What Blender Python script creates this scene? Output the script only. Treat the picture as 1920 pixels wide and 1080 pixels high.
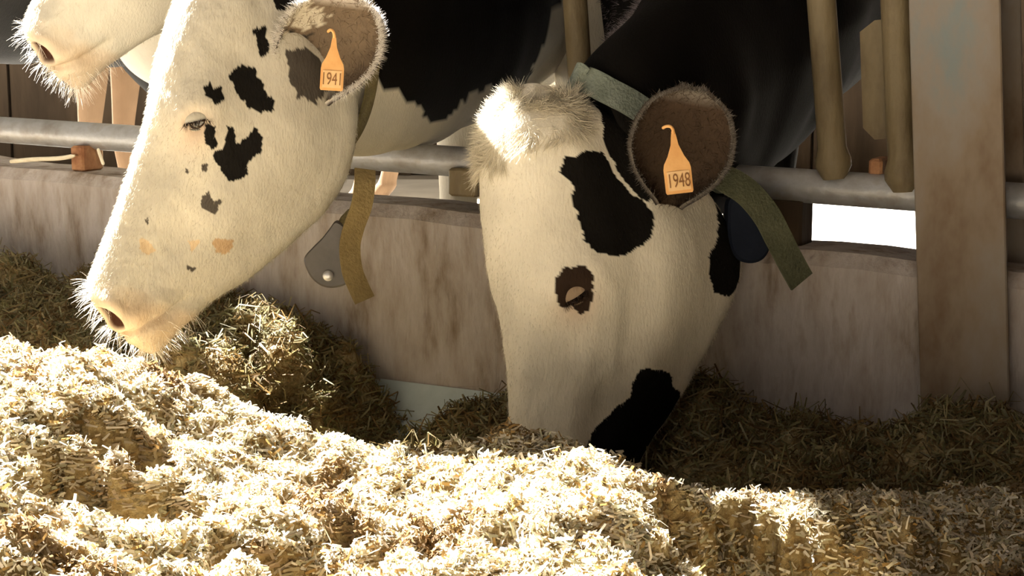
import bpy, math, random
import numpy as np
from mathutils import Vector, Matrix

random.seed(7)
rng = np.random.default_rng(11)
scene = bpy.context.scene
for o in list(bpy.data.objects):
    bpy.data.objects.remove(o)

# ------------------------------------------------------------------ camera
F_PX = 3000.0
CAM = np.array([0.0, 0.0, 0.74])
PITCH = math.radians(9.3)
cam_d = bpy.data.cameras.new('camera')
cam_d.sensor_width = 36.0
cam_d.lens = F_PX / 1920 * 36.0
cam_d.clip_start = 0.05
cam = bpy.data.objects.new('camera', cam_d)
scene.collection.objects.link(cam)
cam.location = CAM
cam.rotation_euler = (math.pi / 2 - PITCH, 0, 0)
scene.camera = cam

# ------------------------------------------------------------------ light
scene.view_settings.view_transform = 'Standard'
scene.view_settings.look = 'None'
scene.view_settings.gamma = 1.0
scene.view_settings.use_curve_mapping = False
scene.view_settings.exposure = 0.0

world = bpy.data.worlds.new('sky')
scene.world = world
world.use_nodes = True
wb = world.node_tree.nodes['Background']
wb.inputs[0].default_value = (1.0, 0.97, 0.93, 1)
wb.inputs[1].default_value = 0.34

SUN_TO = Vector((-0.50, 0.56, 0.66)).normalized()      # direction towards the sun
sun_d = bpy.data.lights.new('sun', 'SUN')
sun_d.energy = 82.0
sun_d.angle = math.radians(0.6)
sun_d.color = (1.0, 0.965, 0.91)
sun = bpy.data.objects.new('sun', sun_d)
scene.collection.objects.link(sun)
sun.location = (-4, 5, 6)
sun.rotation_euler = SUN_TO.to_track_quat('Z', 'Y').to_euler()


# ------------------------------------------------------------------ helpers
def ray(px, py):
    f = np.array([0, math.cos(PITCH), -math.sin(PITCH)])
    u = np.array([0, math.sin(PITCH), math.cos(PITCH)])
    r = np.array([1.0, 0, 0])
    return r * (px - 960) / F_PX + u * (540 - py) / F_PX + f


def P(px, py, Y):
    d = ray(px, py)
    return CAM + d * (Y / d[1])


# the line of the feed barrier: nearer at the right, farther at the left
W_R = np.array([0.608, 2.40])
W_L = np.array([-1.056, 3.30])
W_DIR = (W_R - W_L) / np.linalg.norm(W_R - W_L)
W_NRM = np.array([-W_DIR[1], W_DIR[0]])               # points to the back


def WP(px, py, off=0.0):
    d = ray(px, py)
    n = W_NRM
    p0 = W_R + n * off
    t = np.dot(p0 - CAM[:2], n) / np.dot(d[:2], n)
    return CAM + d * t


def wall_pt(k, off=0.0):
    """k metres along the barrier from the left reference point"""
    return W_L + W_DIR * k + W_NRM * off


def hash3(ix, iy, iz):
    n = (ix * 374761393 + iy * 668265263 + iz * 2147483647) & 0xffffffff
    n = ((n ^ (n >> 13)) * 1274126177) & 0xffffffff
    n = n ^ (n >> 16)
    return (n & 0xffff) / 65535.0


def vnoise(x, y, z=None):
    x = np.asarray(x, float); y = np.asarray(y, float)
    z = np.zeros_like(x) if z is None else np.asarray(z, float)
    ix = np.floor(x).astype(np.int64); iy = np.floor(y).astype(np.int64); iz = np.floor(z).astype(np.int64)
    fx = x - ix; fy = y - iy; fz = z - iz
    fx = fx * fx * (3 - 2 * fx); fy = fy * fy * (3 - 2 * fy); fz = fz * fz * (3 - 2 * fz)
    r = 0
    for dx in (0, 1):
        for dy in (0, 1):
            for dz in (0, 1):
                w = (fx if dx else 1 - fx) * (fy if dy else 1 - fy) * (fz if dz else 1 - fz)
                r = r + w * hash3(ix + dx, iy + dy, iz + dz)
    return r * 2 - 1


def fbm(x, y, z=None, oct=3):
    s = 0; a = 1.0; f = 1.0
    for k in range(oct):
        s = s + a * vnoise(np.asarray(x) * f + 13.7 * k, np.asarray(y) * f + 5.1 * k, None if z is None else np.asarray(z) * f)
        a *= 0.5; f *= 2.03
    return s


def link(o, parent=None):
    scene.collection.objects.link(o)
    if parent is not None:
        o.parent = parent
        o.matrix_parent_inverse = parent.matrix_world.inverted() if parent.type != 'EMPTY' else Matrix.Translation(parent.location).inverted()
    return o


def mesh_np(name, verts, quads=None, tris=None, mat=None, parent=None, smooth=True, col=None):
    verts = np.asarray(verts, np.float32)
    me = bpy.data.meshes.new(name)
    me.vertices.add(len(verts))
    me.vertices.foreach_set('co', verts.ravel())
    loops = []; starts = []; n0 = 0
    if quads is not None and len(quads):
        q = np.asarray(quads, np.int32); loops.append(q.ravel()); starts.append(np.arange(len(q)) * 4); n0 = len(q) * 4
    if tris is not None and len(tris):
        t = np.asarray(tris, np.int32); loops.append(t.ravel()); starts.append(n0 + np.arange(len(t)) * 3)
    loops = np.concatenate(loops); starts = np.concatenate(starts)
    me.loops.add(len(loops)); me.loops.foreach_set('vertex_index', loops.astype(np.int32))
    me.polygons.add(len(starts)); me.polygons.foreach_set('loop_start', starts.astype(np.int32))
    if smooth:
        me.polygons.foreach_set('use_smooth', np.ones(len(starts), bool))
    me.update(calc_edges=True)
    me.validate()
    if col is not None:
        a = me.color_attributes.new('coat', 'FLOAT_COLOR', 'POINT')
        c = np.ones((len(verts), 4), np.float32); c[:, :3] = col
        a.data.foreach_set('color', c.ravel())
    if mat:
        me.materials.append(mat)
    o = bpy.data.objects.new(name, me)
    return link(o, parent)


def tag(o, label=None, cat=None, group=None, kind=None):
    if label: o['label'] = label
    if cat: o['category'] = cat
    if group: o['group'] = group
    if kind: o['kind'] = kind
    return o


class MB:
    """collects boxes, tubes and loops for one mesh object"""
    def __init__(s):
        s.v = []; s.f = []

    def box(s, c, ax, ay, az, hx, hy, hz, bev=0.0):
        c = np.array(c, float); A = [np.array(a, float) for a in (ax, ay, az)]
        h = [hx, hy, hz]
        b0 = len(s.v)
        if bev <= 0:
            for i in (-1, 1):
                for j in (-1, 1):
                    for k in (-1, 1):
                        s.v.append(c + A[0] * i * hx + A[1] * j * hy + A[2] * k * hz)
            for f in ((0, 1, 3, 2), (4, 6, 7, 5), (0, 4, 5, 1), (2, 3, 7, 6), (0, 2, 6, 4), (1, 5, 7, 3)):
                s.f.append([b0 + q for q in f])
            return s
        # prism with chamfered vertical edges and chamfered ends
        b = bev
        ring = [(-hx + b, -hy), (hx - b, -hy), (hx, -hy + b), (hx, hy - b), (hx - b, hy), (-hx + b, hy), (-hx, hy - b), (-hx, -hy + b)]
        rows = [(-hz, b), (-hz + b, 0), (hz - b, 0), (hz, b)]
        for z, sh in rows:
            for (x, y) in ring:
                fx = (hx - sh) / hx; fy = (hy - sh) / hy
                s.v.append(c + A[0] * x * fx + A[1] * y * fy + A[2] * z)
        for r in range(3):
            for i in range(8):
                j = (i + 1) % 8
                s.f.append([b0 + r * 8 + i, b0 + r * 8 + j, b0 + (r + 1) * 8 + j, b0 + (r + 1) * 8 + i])
        s.f.append([b0 + i for i in reversed(range(8))])
        s.f.append([b0 + 24 + i for i in range(8)])
        return s

    def tube(s, pts, rads, n=16, cap=True):
        pts = [np.array(p, float) for p in pts]
        if not hasattr(rads, '__len__'): rads = [rads] * len(pts)
        b0 = len(s.v)
        prev = None
        for i, p in enumerate(pts):
            t = pts[min(i + 1, len(pts) - 1)] - pts[max(i - 1, 0)]
            t = t / np.linalg.norm(t)
            if prev is None:
                u = np.cross(t, [0, 0, 1.0]) if abs(t[2]) < 0.9 else np.cross(t, [1.0, 0, 0])
            else:
                u = prev - t * np.dot(prev, t)
            u /= np.linalg.norm(u); prev = u
            w = np.cross(t, u)
            for k in range(n):
                a = 2 * math.pi * k / n
                s.v.append(p + (u * math.cos(a) + w * math.sin(a)) * rads[i])
        for i in range(len(pts) - 1):
            for k in range(n):
                j = (k + 1) % n
                s.f.append([b0 + i * n + k, b0 + i * n + j, b0 + (i + 1) * n + j, b0 + (i + 1) * n + k])
        if cap:
            s.f.append([b0 + k for k in reversed(range(n))])
            s.f.append([b0 + (len(pts) - 1) * n + k for k in range(n)])
        return s

    def prism(s, outline, depth_vec):
        """outline: list of 3D points of a flat face, extruded by depth_vec"""
        b0 = len(s.v); n = len(outline)
        dv = np.array(depth_vec, float)
        for p in outline: s.v.append(np.array(p, float))
        for p in outline: s.v.append(np.array(p, float) + dv)
        s.f.append([b0 + i for i in range(n)])
        s.f.append([b0 + n + i for i in reversed(range(n))])
        for i in range(n):
            j = (i + 1) % n
            s.f.append([b0 + i, b0 + n + i, b0 + n + j, b0 + j])
        return s

    def build(s, name, mat, parent=None, smooth=False, angle=0.6):
        me = bpy.data.meshes.new(name)
        me.from_pydata([tuple(map(float, v)) for v in s.v], [], s.f)
        import bmesh
        bm = bmesh.new(); bm.from_mesh(me); bmesh.ops.recalc_face_normals(bm, faces=bm.faces); bm.to_mesh(me); bm.free()
        me.materials.append(mat)
        if smooth:
            me.polygons.foreach_set('use_smooth', np.ones(len(me.polygons), bool))
            me.set_sharp_from_angle(angle=angle)
        return link(bpy.data.objects.new(name, me), parent)


def empty(name, loc):
    o = bpy.data.objects.new(name, None)
    o.empty_display_size = 0.1
    o.location = [float(a) for a in loc]
    scene.collection.objects.link(o)
    return o


def catmull(pts, n, closed=False):
    """pts (k, ...) resampled uniformly in index space to n samples"""
    pts = np.asarray(pts, float); k = len(pts)
    if closed:
        t = np.arange(n) * k / n
        i = np.floor(t).astype(int); f = t - i
        p0, p1, p2, p3 = pts[(i - 1) % k], pts[i % k], pts[(i + 1) % k], pts[(i + 2) % k]
    else:
        t = np.linspace(0, k - 1 - 1e-9, n)
        i = np.floor(t).astype(int); f = t - i
        g = lambda j: pts[np.clip(j, 0, k - 1)]
        p0, p1, p2, p3 = g(i - 1), g(i), g(i + 1), g(i + 2)
    f = f.reshape((-1,) + (1,) * (pts.ndim - 1))
    return 0.5 * ((2 * p1) + (-p0 + p2) * f + (2 * p0 - 5 * p1 + 4 * p2 - p3) * f ** 2 + (-p0 + 3 * p1 - 3 * p2 + p3) * f ** 3)


# ------------------------------------------------------------------ materials
def new_mat(name):
    m = bpy.data.materials.new(name); m.use_nodes = True
    nt = m.node_tree; b = nt.nodes['Principled BSDF']
    return m, nt, b


def noise_mat(name, cols, scale=8.0, detail=6, rough=0.8, bump=0.2, bscale=None, stretch=(1, 1, 1), spec=0.3, metallic=0.0, dist=0.02):
    m, nt, b = new_mat(name)
    N = nt.nodes; L = nt.links
    tc = N.new('ShaderNodeTexCoord'); mp = N.new('ShaderNodeMapping'); mp.inputs['Scale'].default_value = stretch
    L.new(tc.outputs['Object'], mp.inputs[0])
    no = N.new('ShaderNodeTexNoise'); no.inputs['Scale'].default_value = scale; no.inputs['Detail'].default_value = detail; no.inputs['Roughness'].default_value = 0.62
    L.new(mp.outputs[0], no.inputs['Vector'])
    cr = N.new('ShaderNodeValToRGB')
    while len(cr.color_ramp.elements) < len(cols): cr.color_ramp.elements.new(0.5)
    for e, (p, c) in zip(cr.color_ramp.elements, cols):
        e.position = p; e.color = (*c, 1)
    L.new(no.outputs[0], cr.inputs[0]); L.new(cr.outputs[0], b.inputs['Base Color'])
    b.inputs['Roughness'].default_value = rough
    b.inputs['Specular IOR Level'].default_value = spec
    b.inputs['Metallic'].default_value = metallic
    if bump:
        n2 = N.new('ShaderNodeTexNoise'); n2.inputs['Scale'].default_value = bscale or scale * 4; n2.inputs['Detail'].default_value = 5
        L.new(mp.outputs[0], n2.inputs['Vector'])
        bp = N.new('ShaderNodeBump'); bp.inputs['Strength'].default_value = bump; bp.inputs['Distance'].default_value = dist
        L.new(n2.outputs[0], bp.inputs['Height']); L.new(bp.outputs[0], b.inputs['Normal'])
    return m


def attr_mat(name, rough=0.75, bump=0.0, bscale=300, spec=0.2, transl=0.0, var=0.0):
    m, nt, b = new_mat(name); N = nt.nodes; L = nt.links
    at = N.new('ShaderNodeAttribute'); at.attribute_name = 'coat'
    src = at.outputs['Color']
    tc = N.new('ShaderNodeTexCoord')
    if var:
        no = N.new('ShaderNodeTexNoise'); no.inputs['Scale'].default_value = 14; no.inputs['Detail'].default_value = 6
        L.new(tc.outputs['Object'], no.inputs['Vector'])
        mr = N.new('ShaderNodeMapRange'); mr.inputs['From Min'].default_value = 0.3; mr.inputs['From Max'].default_value = 0.7
        mr.inputs['To Min'].default_value = 1 - var; mr.inputs['To Max'].default_value = 1 + var * 0.4
        L.new(no.outputs[0], mr.inputs[0])
        mx = N.new('ShaderNodeVectorMath'); mx.operation = 'SCALE'
        L.new(src, mx.inputs[0]); L.new(mr.outputs[0], mx.inputs['Scale'])
        src = mx.outputs[0]
    L.new(src, b.inputs['Base Color'])
    b.inputs['Roughness'].default_value = rough
    b.inputs['Specular IOR Level'].default_value = spec
    if bump:
        mp = N.new('ShaderNodeMapping'); mp.inputs['Scale'].default_value = (1, 1, 0.35)
        L.new(tc.outputs['Object'], mp.inputs[0])
        n2 = N.new('ShaderNodeTexNoise'); n2.inputs['Scale'].default_value = bscale; n2.inputs['Detail'].default_value = 3
        L.new(mp.outputs[0], n2.inputs['Vector'])
        bp = N.new('ShaderNodeBump'); bp.inputs['Strength'].default_value = bump; bp.inputs['Distance'].default_value = 0.004
        L.new(n2.outputs[0], bp.inputs['Height']); L.new(bp.outputs[0], b.inputs['Normal'])
    if transl:
        tr = N.new('ShaderNodeBsdfTranslucent'); L.new(src, tr.inputs[0])
        ms = N.new('ShaderNodeMixShader'); ms.inputs[0].default_value = transl
        L.new(b.outputs[0], ms.inputs[1]); L.new(tr.outputs[0], ms.inputs[2])
        L.new(ms.outputs[0], N['Material Output'].inputs['Surface'])
    return m


M = {}
M['coat'] = attr_mat('cow_coat', rough=0.85, bump=0.35, bscale=260, var=0.10, spec=0.08)
M['hair'] = attr_mat('cow_hair', rough=0.6, transl=0.35)
M['silage'] = attr_mat('silage_fibre', rough=0.75, transl=0.25, spec=0.25)
M['mound'] = noise_mat('silage_mound', [(0.3, (0.16, 0.095, 0.035)), (0.5, (0.30, 0.22, 0.10)), (0.7, (0.46, 0.38, 0.22))], scale=60, bump=0.9, bscale=140, rough=0.9, dist=0.01)
M['concrete'] = noise_mat('curb_concrete', [(0.30, (0.20, 0.15, 0.11)), (0.44, (0.37, 0.32, 0.285)), (0.58, (0.46, 0.42, 0.40)), (0.72, (0.32, 0.26, 0.21))], scale=13, bump=0.7, bscale=34, stretch=(1.4, 1.4, 0.40), rough=0.85, dist=0.012)
M['floor'] = noise_mat('floor_concrete', [(0.3, (0.22, 0.19, 0.15)), (0.7, (0.36, 0.32, 0.27))], scale=5, bump=0.2, rough=0.9)
M['yard'] = noise_mat('pale_yard_concrete', [(0.3, (0.55, 0.52, 0.46)), (0.7, (0.72, 0.69, 0.62))], scale=3, bump=0.1, rough=0.9)
M['liner'] = noise_mat('pale_blue_trough_lining', [(0.3, (0.34, 0.40, 0.42)), (0.7, (0.46, 0.54, 0.57))], scale=10, bump=0.08, rough=0.5)
M['galv'] = noise_mat('galvanised_rail', [(0.3, (0.30, 0.28, 0.26)), (0.55, (0.45, 0.46, 0.48)), (0.75, (0.32, 0.27, 0.21))], scale=14, bump=0.12, rough=0.45, spec=0.5, metallic=0.35)
M['bar'] = noise_mat('dirty_steel_bar', [(0.3, (0.10, 0.07, 0.035)), (0.55, (0.20, 0.155, 0.085)), (0.75, (0.25, 0.20, 0.12))], scale=12, bump=0.25, rough=0.6, stretch=(1, 1, 0.4), spec=0.4)
M['rust'] = noise_mat('rusty_bracket', [(0.3, (0.22, 0.09, 0.04)), (0.6, (0.42, 0.22, 0.11)), (0.8, (0.36, 0.26, 0.16))], scale=20, bump=0.3, rough=0.8)
M['post'] = noise_mat('worn_grey_blue_paint', [(0.32, (0.15, 0.095, 0.055)), (0.43, (0.23, 0.18, 0.13)), (0.52, (0.25, 0.22, 0.19)), (0.60, (0.20, 0.225, 0.225)), (0.76, (0.27, 0.235, 0.20))], scale=4.5, bump=0.3, bscale=25, rough=0.75, stretch=(1, 1, 0.5), dist=0.01)
M['boards'] = noise_mat('brown_boards', [(0.3, (0.03, 0.02, 0.012)), (0.7, (0.085, 0.058, 0.035))], scale=6, bump=0.3, stretch=(1, 1, 0.15), rough=0.85)
M['roof'] = noise_mat('roof_sheet', [(0.3, (0.10, 0.085, 0.07)), (0.7, (0.16, 0.14, 0.12))], scale=3, bump=0.1)
M['strap_olive'] = noise_mat('olive_webbing', [(0.3, (0.10, 0.085, 0.04)), (0.7, (0.20, 0.165, 0.075))], scale=30, bump=0.4, bscale=220, rough=0.85)
M['strap_tan'] = noise_mat('tan_webbing', [(0.3, (0.16, 0.115, 0.045)), (0.7, (0.25, 0.185, 0.08))], scale=25, bump=0.4, bscale=220, rough=0.85)
M['strap_green'] = noise_mat('grey_green_webbing', [(0.3, (0.11, 0.13, 0.105)), (0.7, (0.24, 0.275, 0.24))], scale=16, bump=0.4, bscale=220, rough=0.8)
M['strap_shade'] = noise_mat('shade_olive_webbing', [(0.3, (0.045, 0.05, 0.028)), (0.7, (0.10, 0.105, 0.062))], scale=16, bump=0.4, bscale=220, rough=0.85)  # darker copy of the collar webbing, painting its loose end as unlit
M['plastic'] = noise_mat('dark_grey_plastic', [(0.3, (0.055, 0.048, 0.045)), (0.7, (0.085, 0.075, 0.072))], scale=20, bump=0.05, rough=0.45, spec=0.5)
M['navy'] = noise_mat('navy_plastic', [(0.3, (0.006, 0.009, 0.018)), (0.7, (0.011, 0.015, 0.027))], scale=20, bump=0.05, rough=0.8, spec=0.15)
M['rivet'] = noise_mat('steel_rivet', [(0.3, (0.5, 0.5, 0.52)), (0.7, (0.7, 0.7, 0.72))], scale=20, bump=0.0, rough=0.35, metallic=0.7)
M['tag'] = noise_mat('orange_ear_tag', [(0.3, (0.66, 0.33, 0.11)), (0.7, (0.78, 0.45, 0.18))], scale=30, bump=0.05, rough=0.5)
M['ink'] = noise_mat('tag_print', [(0.3, (0.20, 0.09, 0.03)), (0.7, (0.28, 0.13, 0.05))], scale=60, bump=0.0, rough=0.7)
M['panel'] = noise_mat('tag_label', [(0.3, (0.72, 0.47, 0.22)), (0.7, (0.80, 0.54, 0.28))], scale=60, bump=0.0, rough=0.6)
m_, nt_, b_ = new_mat('eyeball'); b_.inputs['Base Color'].default_value = (0.022, 0.012, 0.008, 1); b_.inputs['Roughness'].default_value = 0.08; b_.inputs['Coat Weight'].default_value = 0.6
M['eye'] = m_

# ------------------------------------------------------------------ structure
Z = np.array([0, 0, 1.0])
X3 = np.array([1.0, 0, 0]); Y3 = np.array([0, 1.0, 0])
WD3 = np.array([W_DIR[0], W_DIR[1], 0]); WN3 = np.array([W_NRM[0], W_NRM[1], 0])

tag(MB().box((0, 3, -0.05), X3, Y3, Z, 6.5, 9.0, 0.05).build('floor', M['floor']), 'grey concrete barn floor', kind='structure')
tag(MB().box((1.0, 5.55, 0.012), X3, Y3, Z, 5.4, 2.0, 0.012).build('floor_stall', M['yard']), 'pale sunlit concrete floor behind the cows', kind='structure')

# concrete curb in front of the cows (its top dips slightly to the right)
cl = WP(0, 312); cr_ = WP(1720, 492)
k_len = np.linalg.norm(cr_[:2] - cl[:2])
def curb_top(k): return cl[2] + (cr_[2] - cl[2]) * k / k_len
mb = MB(); nk = 60; k0, k1 = -1.6, 3.2
ks = np.linspace(k0, k1, nk)
prof = [(0.0, -0.02), (0.0, 1.0), (0.0, 2.0), (0.15, 2.0), (0.15, -0.02)]
for k in ks:
    zt = curb_top(k) + 0.006 * float(vnoise(k * 9, 3.3)) + 0.003 * float(vnoise(k * 30, 1.3))
    e = 0.012 * float(vnoise(k * 5, 9.1))
    for off, z in [(0.0, -0.02), (0.004 + e * .3, zt * .5), (0.0, zt - 0.022), (0.02, zt), (0.14, zt), (0.155, zt - .02), (0.155, -0.02)]:
        q = wall_pt(k, off); mb.v.append(np.array([q[0], q[1], z]))
for i in range(nk - 1):
    for j in range(6):
        mb.f.append([i * 7 + j, i * 7 + j + 1, (i + 1) * 7 + j + 1, (i + 1) * 7 + j])
mb.f.append(list(range(7))); mb.f.append([(nk - 1) * 7 + j for j in reversed(range(7))])
curb = tag(mb.build('wall_curb', M['concrete'], smooth=True, angle=0.7), 'weathered concrete curb wall below the feed rail', kind='structure')

# pale blue trough lining at the foot of the curb
mb = MB(); nk = 40
prof = [(-0.004, 0.105), (-0.012, 0.085), (-0.04, 0.05), (-0.10, 0.03), (-0.22, 0.018), (-0.45, 0.012), (-0.45, -0.01), (-0.004, -0.01)]
ks = np.linspace(-1.5, 3.0, nk)
for k in ks:
    for off, z in prof:
        q = wall_pt(k, off); mb.v.append(np.array([q[0], q[1], z]))
n = len(prof)
for i in range(nk - 1):
    for j in range(n):
        jj = (j + 1) % n
        mb.f.append([i * n + j, i * n + jj, (i + 1) * n + jj, (i + 1) * n + j])
mb.f.append(list(range(n))); mb.f.append([(nk - 1) * n + j for j in reversed(range(n))])
tag(mb.build('trim_1', M['liner'], smooth=True, angle=0.9), 'pale blue trough lining at the foot of the curb', kind='structure')

# barn shell that shades the scene: boarded rear wall, right wall, roof
wall_back = tag(MB().box((1.2, 8.08, 0.8), X3, Y3, Z, 5.6, 0.03, 0.8).build('wall_back', M['boards']), 'dark boarded rear wall of the barn', kind='structure')
for i in range(28):
    MB().box((-4.3 + i * 0.4, 8.03, 0.8 + random.uniform(-.01, .01)), X3, Y3, Z, 0.192, 0.02 + random.uniform(0, .006), 0.8).build('board', M['boards'], wall_back)
tag(MB().box((3.2, 2.2, 1.5), X3, Y3, Z, 0.05, 5.9, 1.5).build('wall_right', M['boards']), 'dark boarded side wall of the barn', kind='structure')
tag(MB().box((1.55, -2.85, 1.5), X3, Y3, Z, 1.65, 0.05, 1.5).build('wall_front', M['boards']), 'unseen dark boarded wall behind the camera, added for shade', kind='structure')  # unseen wall added to keep sky light off the right side
roof_pts = [(-1.55, -2.85, 3.0), (3.33, -2.85, 3.0), (3.33, 7.55, 3.0), (-1.93, 7.55, 3.0), (-1.80, 4.3, 3.0), (-1.68, 3.8, 3.0)]  # unseen roof; left edge bent to place its shadow line
tag(MB().prism(roof_pts, Z * .1).build('ceiling', M['roof']), 'barn roof above the feed alley', kind='structure')

# ------------------------------------------------------------------ feed barrier
R0 = WP(0, 243, 0.075); R1 = WP(1700, 362, 0.075)
rdir = (R1 - R0) / np.linalg.norm(R1 - R0)
bar_root = empty('feed_barrier', (R0[0], R0[1], R0[2]))
tag(bar_root, 'steel feed barrier with lower pipe rail and upright bars above the concrete curb', 'feed barrier')
Ra = R0 - rdir * 1.3; Rb = R1 + rdir * 1.2
MB().tube([Ra + (Rb - Ra) * t for t in np.linspace(0, 1, 40)], 0.0275, 20).build('lower_rail', M['galv'], bar_root, smooth=True)
UPZ = 0.86
MB().tube([Ra + Z * UPZ, Rb + Z * UPZ], 0.03, 20).build('upper_rail', M['galv'], bar_root, smooth=True)
def upright(pxt, pyt, pxb, pyb, r, off):
    a = WP(pxt, pyt, off); b = WP(pxb, pyb, off)
    d = a - b; d = d / d[2]
    top = b + d * (R0[2] + UPZ - b[2] - 0.15)
    mbu = MB().tube([b - d * 0.02, b, b + d * .012, b + d * 0.03, b + (top - b) * .5, top], [r * .8, r * 1.25, r * 1.25, r, r, r], 18)
    return mbu.build('bar', M['bar'], bar_root, smooth=True)
upright(1540, 0, 1563, 312, 0.0225, 0.06)
upright(1680, 0, 1695, 335, 0.0235, 0.06)
upright(1078, 0, 1098, 300, 0.021, 0.075)
upright(560, 0, 575, 265, 0.021, 0.075)
# brown steel plate fixed on the bar next to the post
pa = [WP(1612, 60, .095), WP(1640, 38, .095), WP(1712, 30, .095), WP(1716, 255, .095), WP(1640, 262, .095), WP(1618, 240, .095)]
MB().prism(pa, WN3 * 0.012).build('lock_plate', M['bar'], bar_root)
def bracket(px, pyt, pyb, wpx, mat, off=0.06, th=0.03):
    a = WP(px, pyt, off); b = WP(px, pyb, off); w = wpx / F_PX * a[1] / 2
    return MB().box((a + b) / 2, WD3, WN3, Z, w, th, abs(a[2] - b[2]) / 2 + .004, bev=0.004).build('bracket', mat, bar_root)
bracket(163, 276, 316, 32, M['rust'])
bracket(882, 318, 362, 62, M['bar'])
bracket(1650, 300, 352, 26, M['rust'], off=.10)
bracket(1448, 372, 495, 136, M['boards'], off=.09, th=.03)  # dark block added in place of a leg, covers the bright floor

# ------------------------------------------------------------------ pale tubes on the curb, standing in for sunlit streaks
M['streak'] = noise_mat('sunlit_streak', [(0.3, (0.70, 0.62, 0.46)), (0.7, (0.85, 0.78, 0.62))], scale=40, bump=0.1, rough=0.6)
def streak(pts, r, label):
    q = catmull(np.array([WP(a, b, o_) for a, b, o_ in pts]), 10)
    return tag(MB().tube(q, [r * .8] + [r] * 8 + [r * .5], 8).build('streak', M['streak'], smooth=True), label, 'streak', 'added streaks on the curb')
streak([(20, 303, .012), (60, 299, .016), (110, 297, .02), (140, 292, .022)], .0045, 'long pale straw added for sunlit floor under the rail at the left')
streak([(184, 280, .03), (188, 292, .02), (194, 309, .012)], .0035, 'short pale straw added on the curb beside the rusty bracket')

# ------------------------------------------------------------------ steel post
pt = WP(1790, 0, -0.02); pb = WP(1812, 850, -0.02)
dv = (pt - pb) / (pt - pb)[2]
base = pb - dv * (pb[2]); base[2] = 0
post = empty('steel_post', base)
tag(post, 'tall worn grey-blue steel post standing at the right end of the curb', 'post')
pax = WD3; pn = WN3
hw = 158 / F_PX * pt[1] / 2 / abs(W_DIR[0]) * 0.93
up = dv / np.linalg.norm(dv)
Hh = 3.0
cen = base + dv * Hh / 2
lx = pax - up * np.dot(pax, up); lx /= np.linalg.norm(lx); ly = np.cross(up, lx)
MB().box(cen, lx, ly, up, hw, 0.006, Hh / 2 * np.linalg.norm(dv), bev=0.002).build('front_flange', M['post'], post)
MB().box(cen + ly * 0.07, lx, ly, up, 0.005, 0.064, Hh / 2 * np.linalg.norm(dv)).build('web', M['post'], post)
MB().box(cen + ly * 0.14, lx, ly, up, hw, 0.006, Hh / 2 * np.linalg.norm(dv), bev=0.002).build('back_flange', M['post'], post)
MB().box(base + Z * .006, lx, ly, Z, hw * 1.3, 0.13, 0.006).build('base_plate', M['post'], post)

# ------------------------------------------------------------------ cow builder
WHITE = np.array([0.72, 0.67, 0.56]); BLACK = np.array([0.007, 0.006, 0.005])
PINK = np.array([0.60, 0.45, 0.31]); DARKPINK_SHADE = np.array([0.055, 0.022, 0.011])
#        sd     td     sv    tv    w_top  w_eye  w_chk  w_jaw
HEAD = [(-.050, .080, .020, .20, .040, .055, .055, .040),
        (-.020, .045, .045, .25, .060, .080, .080, .055),
        (.015, .018, .080, .285, .078, .098, .092, .062),
        (.060, .004, .130, .318, .086, .108, .102, .066),
        (.120, .000, .190, .332, .092, .116, .106, .068),
        (.185, .003, .245, .326, .088, .119, .104, .066),
        (.245, .008, .300, .305, .064, .099, .100, .060),
        (.305, .009, .355, .272, .053, .083, .091, .052),
        (.365, .007, .408, .236, .048, .070, .077, .046),
        (.425, .004, .462, .190, .048, .065, .067, .043),
        (.470, .000, .506, .160, .052, .070, .066, .044),
        (.497, .003, .534, .146, .053, .073, .066, .046),
        (.515, .014, .555, .136, .047, .066, .060, .043),
        (.530, .035, .566, .124, .034, .046, .045, .034),
        (.540, .052, .568, .110, .015, .020, .020, .016)]
def _st(x):
    f = min(max(x / .185, 0), 1); return x + .055 * f * f * (3 - 2 * f)
HEAD = [(_st(r[0]), r[1], _st(r[2]) , *r[3:]) for r in HEAD]
NS, NR = 320, 220


def head_local(prof=HEAD):
    """returns (NS, NR, 3) array of head points in (s, t, lateral)"""
    rows = []
    for sd, td, sv, tv, wt, we, wc, wj in prof:
        half = [(0.0, 0.0), (0.025, wt * .55), (0.10, wt * .95), (0.26, we), (0.42, (we + wc) / 2 * .985), (0.60, wc), (0.83, wj), (0.96, wj * .62), (1.0, 0.0)]
        ring = [(f, w) for f, w in half] + [(f, -w) for f, w in half[-2:0:-1]]
        rows.append([(sd + (sv - sd) * f, td + (tv - td) * f, w) for f, w in ring])
    rows = np.array(rows)                                     # (15, 16, 3)
    ringd = np.stack([catmull(r, NR, closed=True) for r in rows])
    full = catmull(ringd, NS)
    # smooth a little along the length
    for _ in range(3):
        full[1:-1] = 0.25 * full[:-2] + 0.5 * full[1:-1] + 0.25 * full[2:]
    return full


def grid_normals(G):
    du = np.gradient(G, axis=0)
    dvv = np.roll(G, -1, axis=1) - np.roll(G, 1, axis=1)
    n = np.cross(du, dvv)
    n /= np.linalg.norm(n, axis=2, keepdims=True) + 1e-12
    c = G.mean(axis=1, keepdims=True)
    if np.sum(n * (G - c)) < 0: n = -n
    return n


EYE_S, EYE_T = 0.267, 0.080


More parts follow.
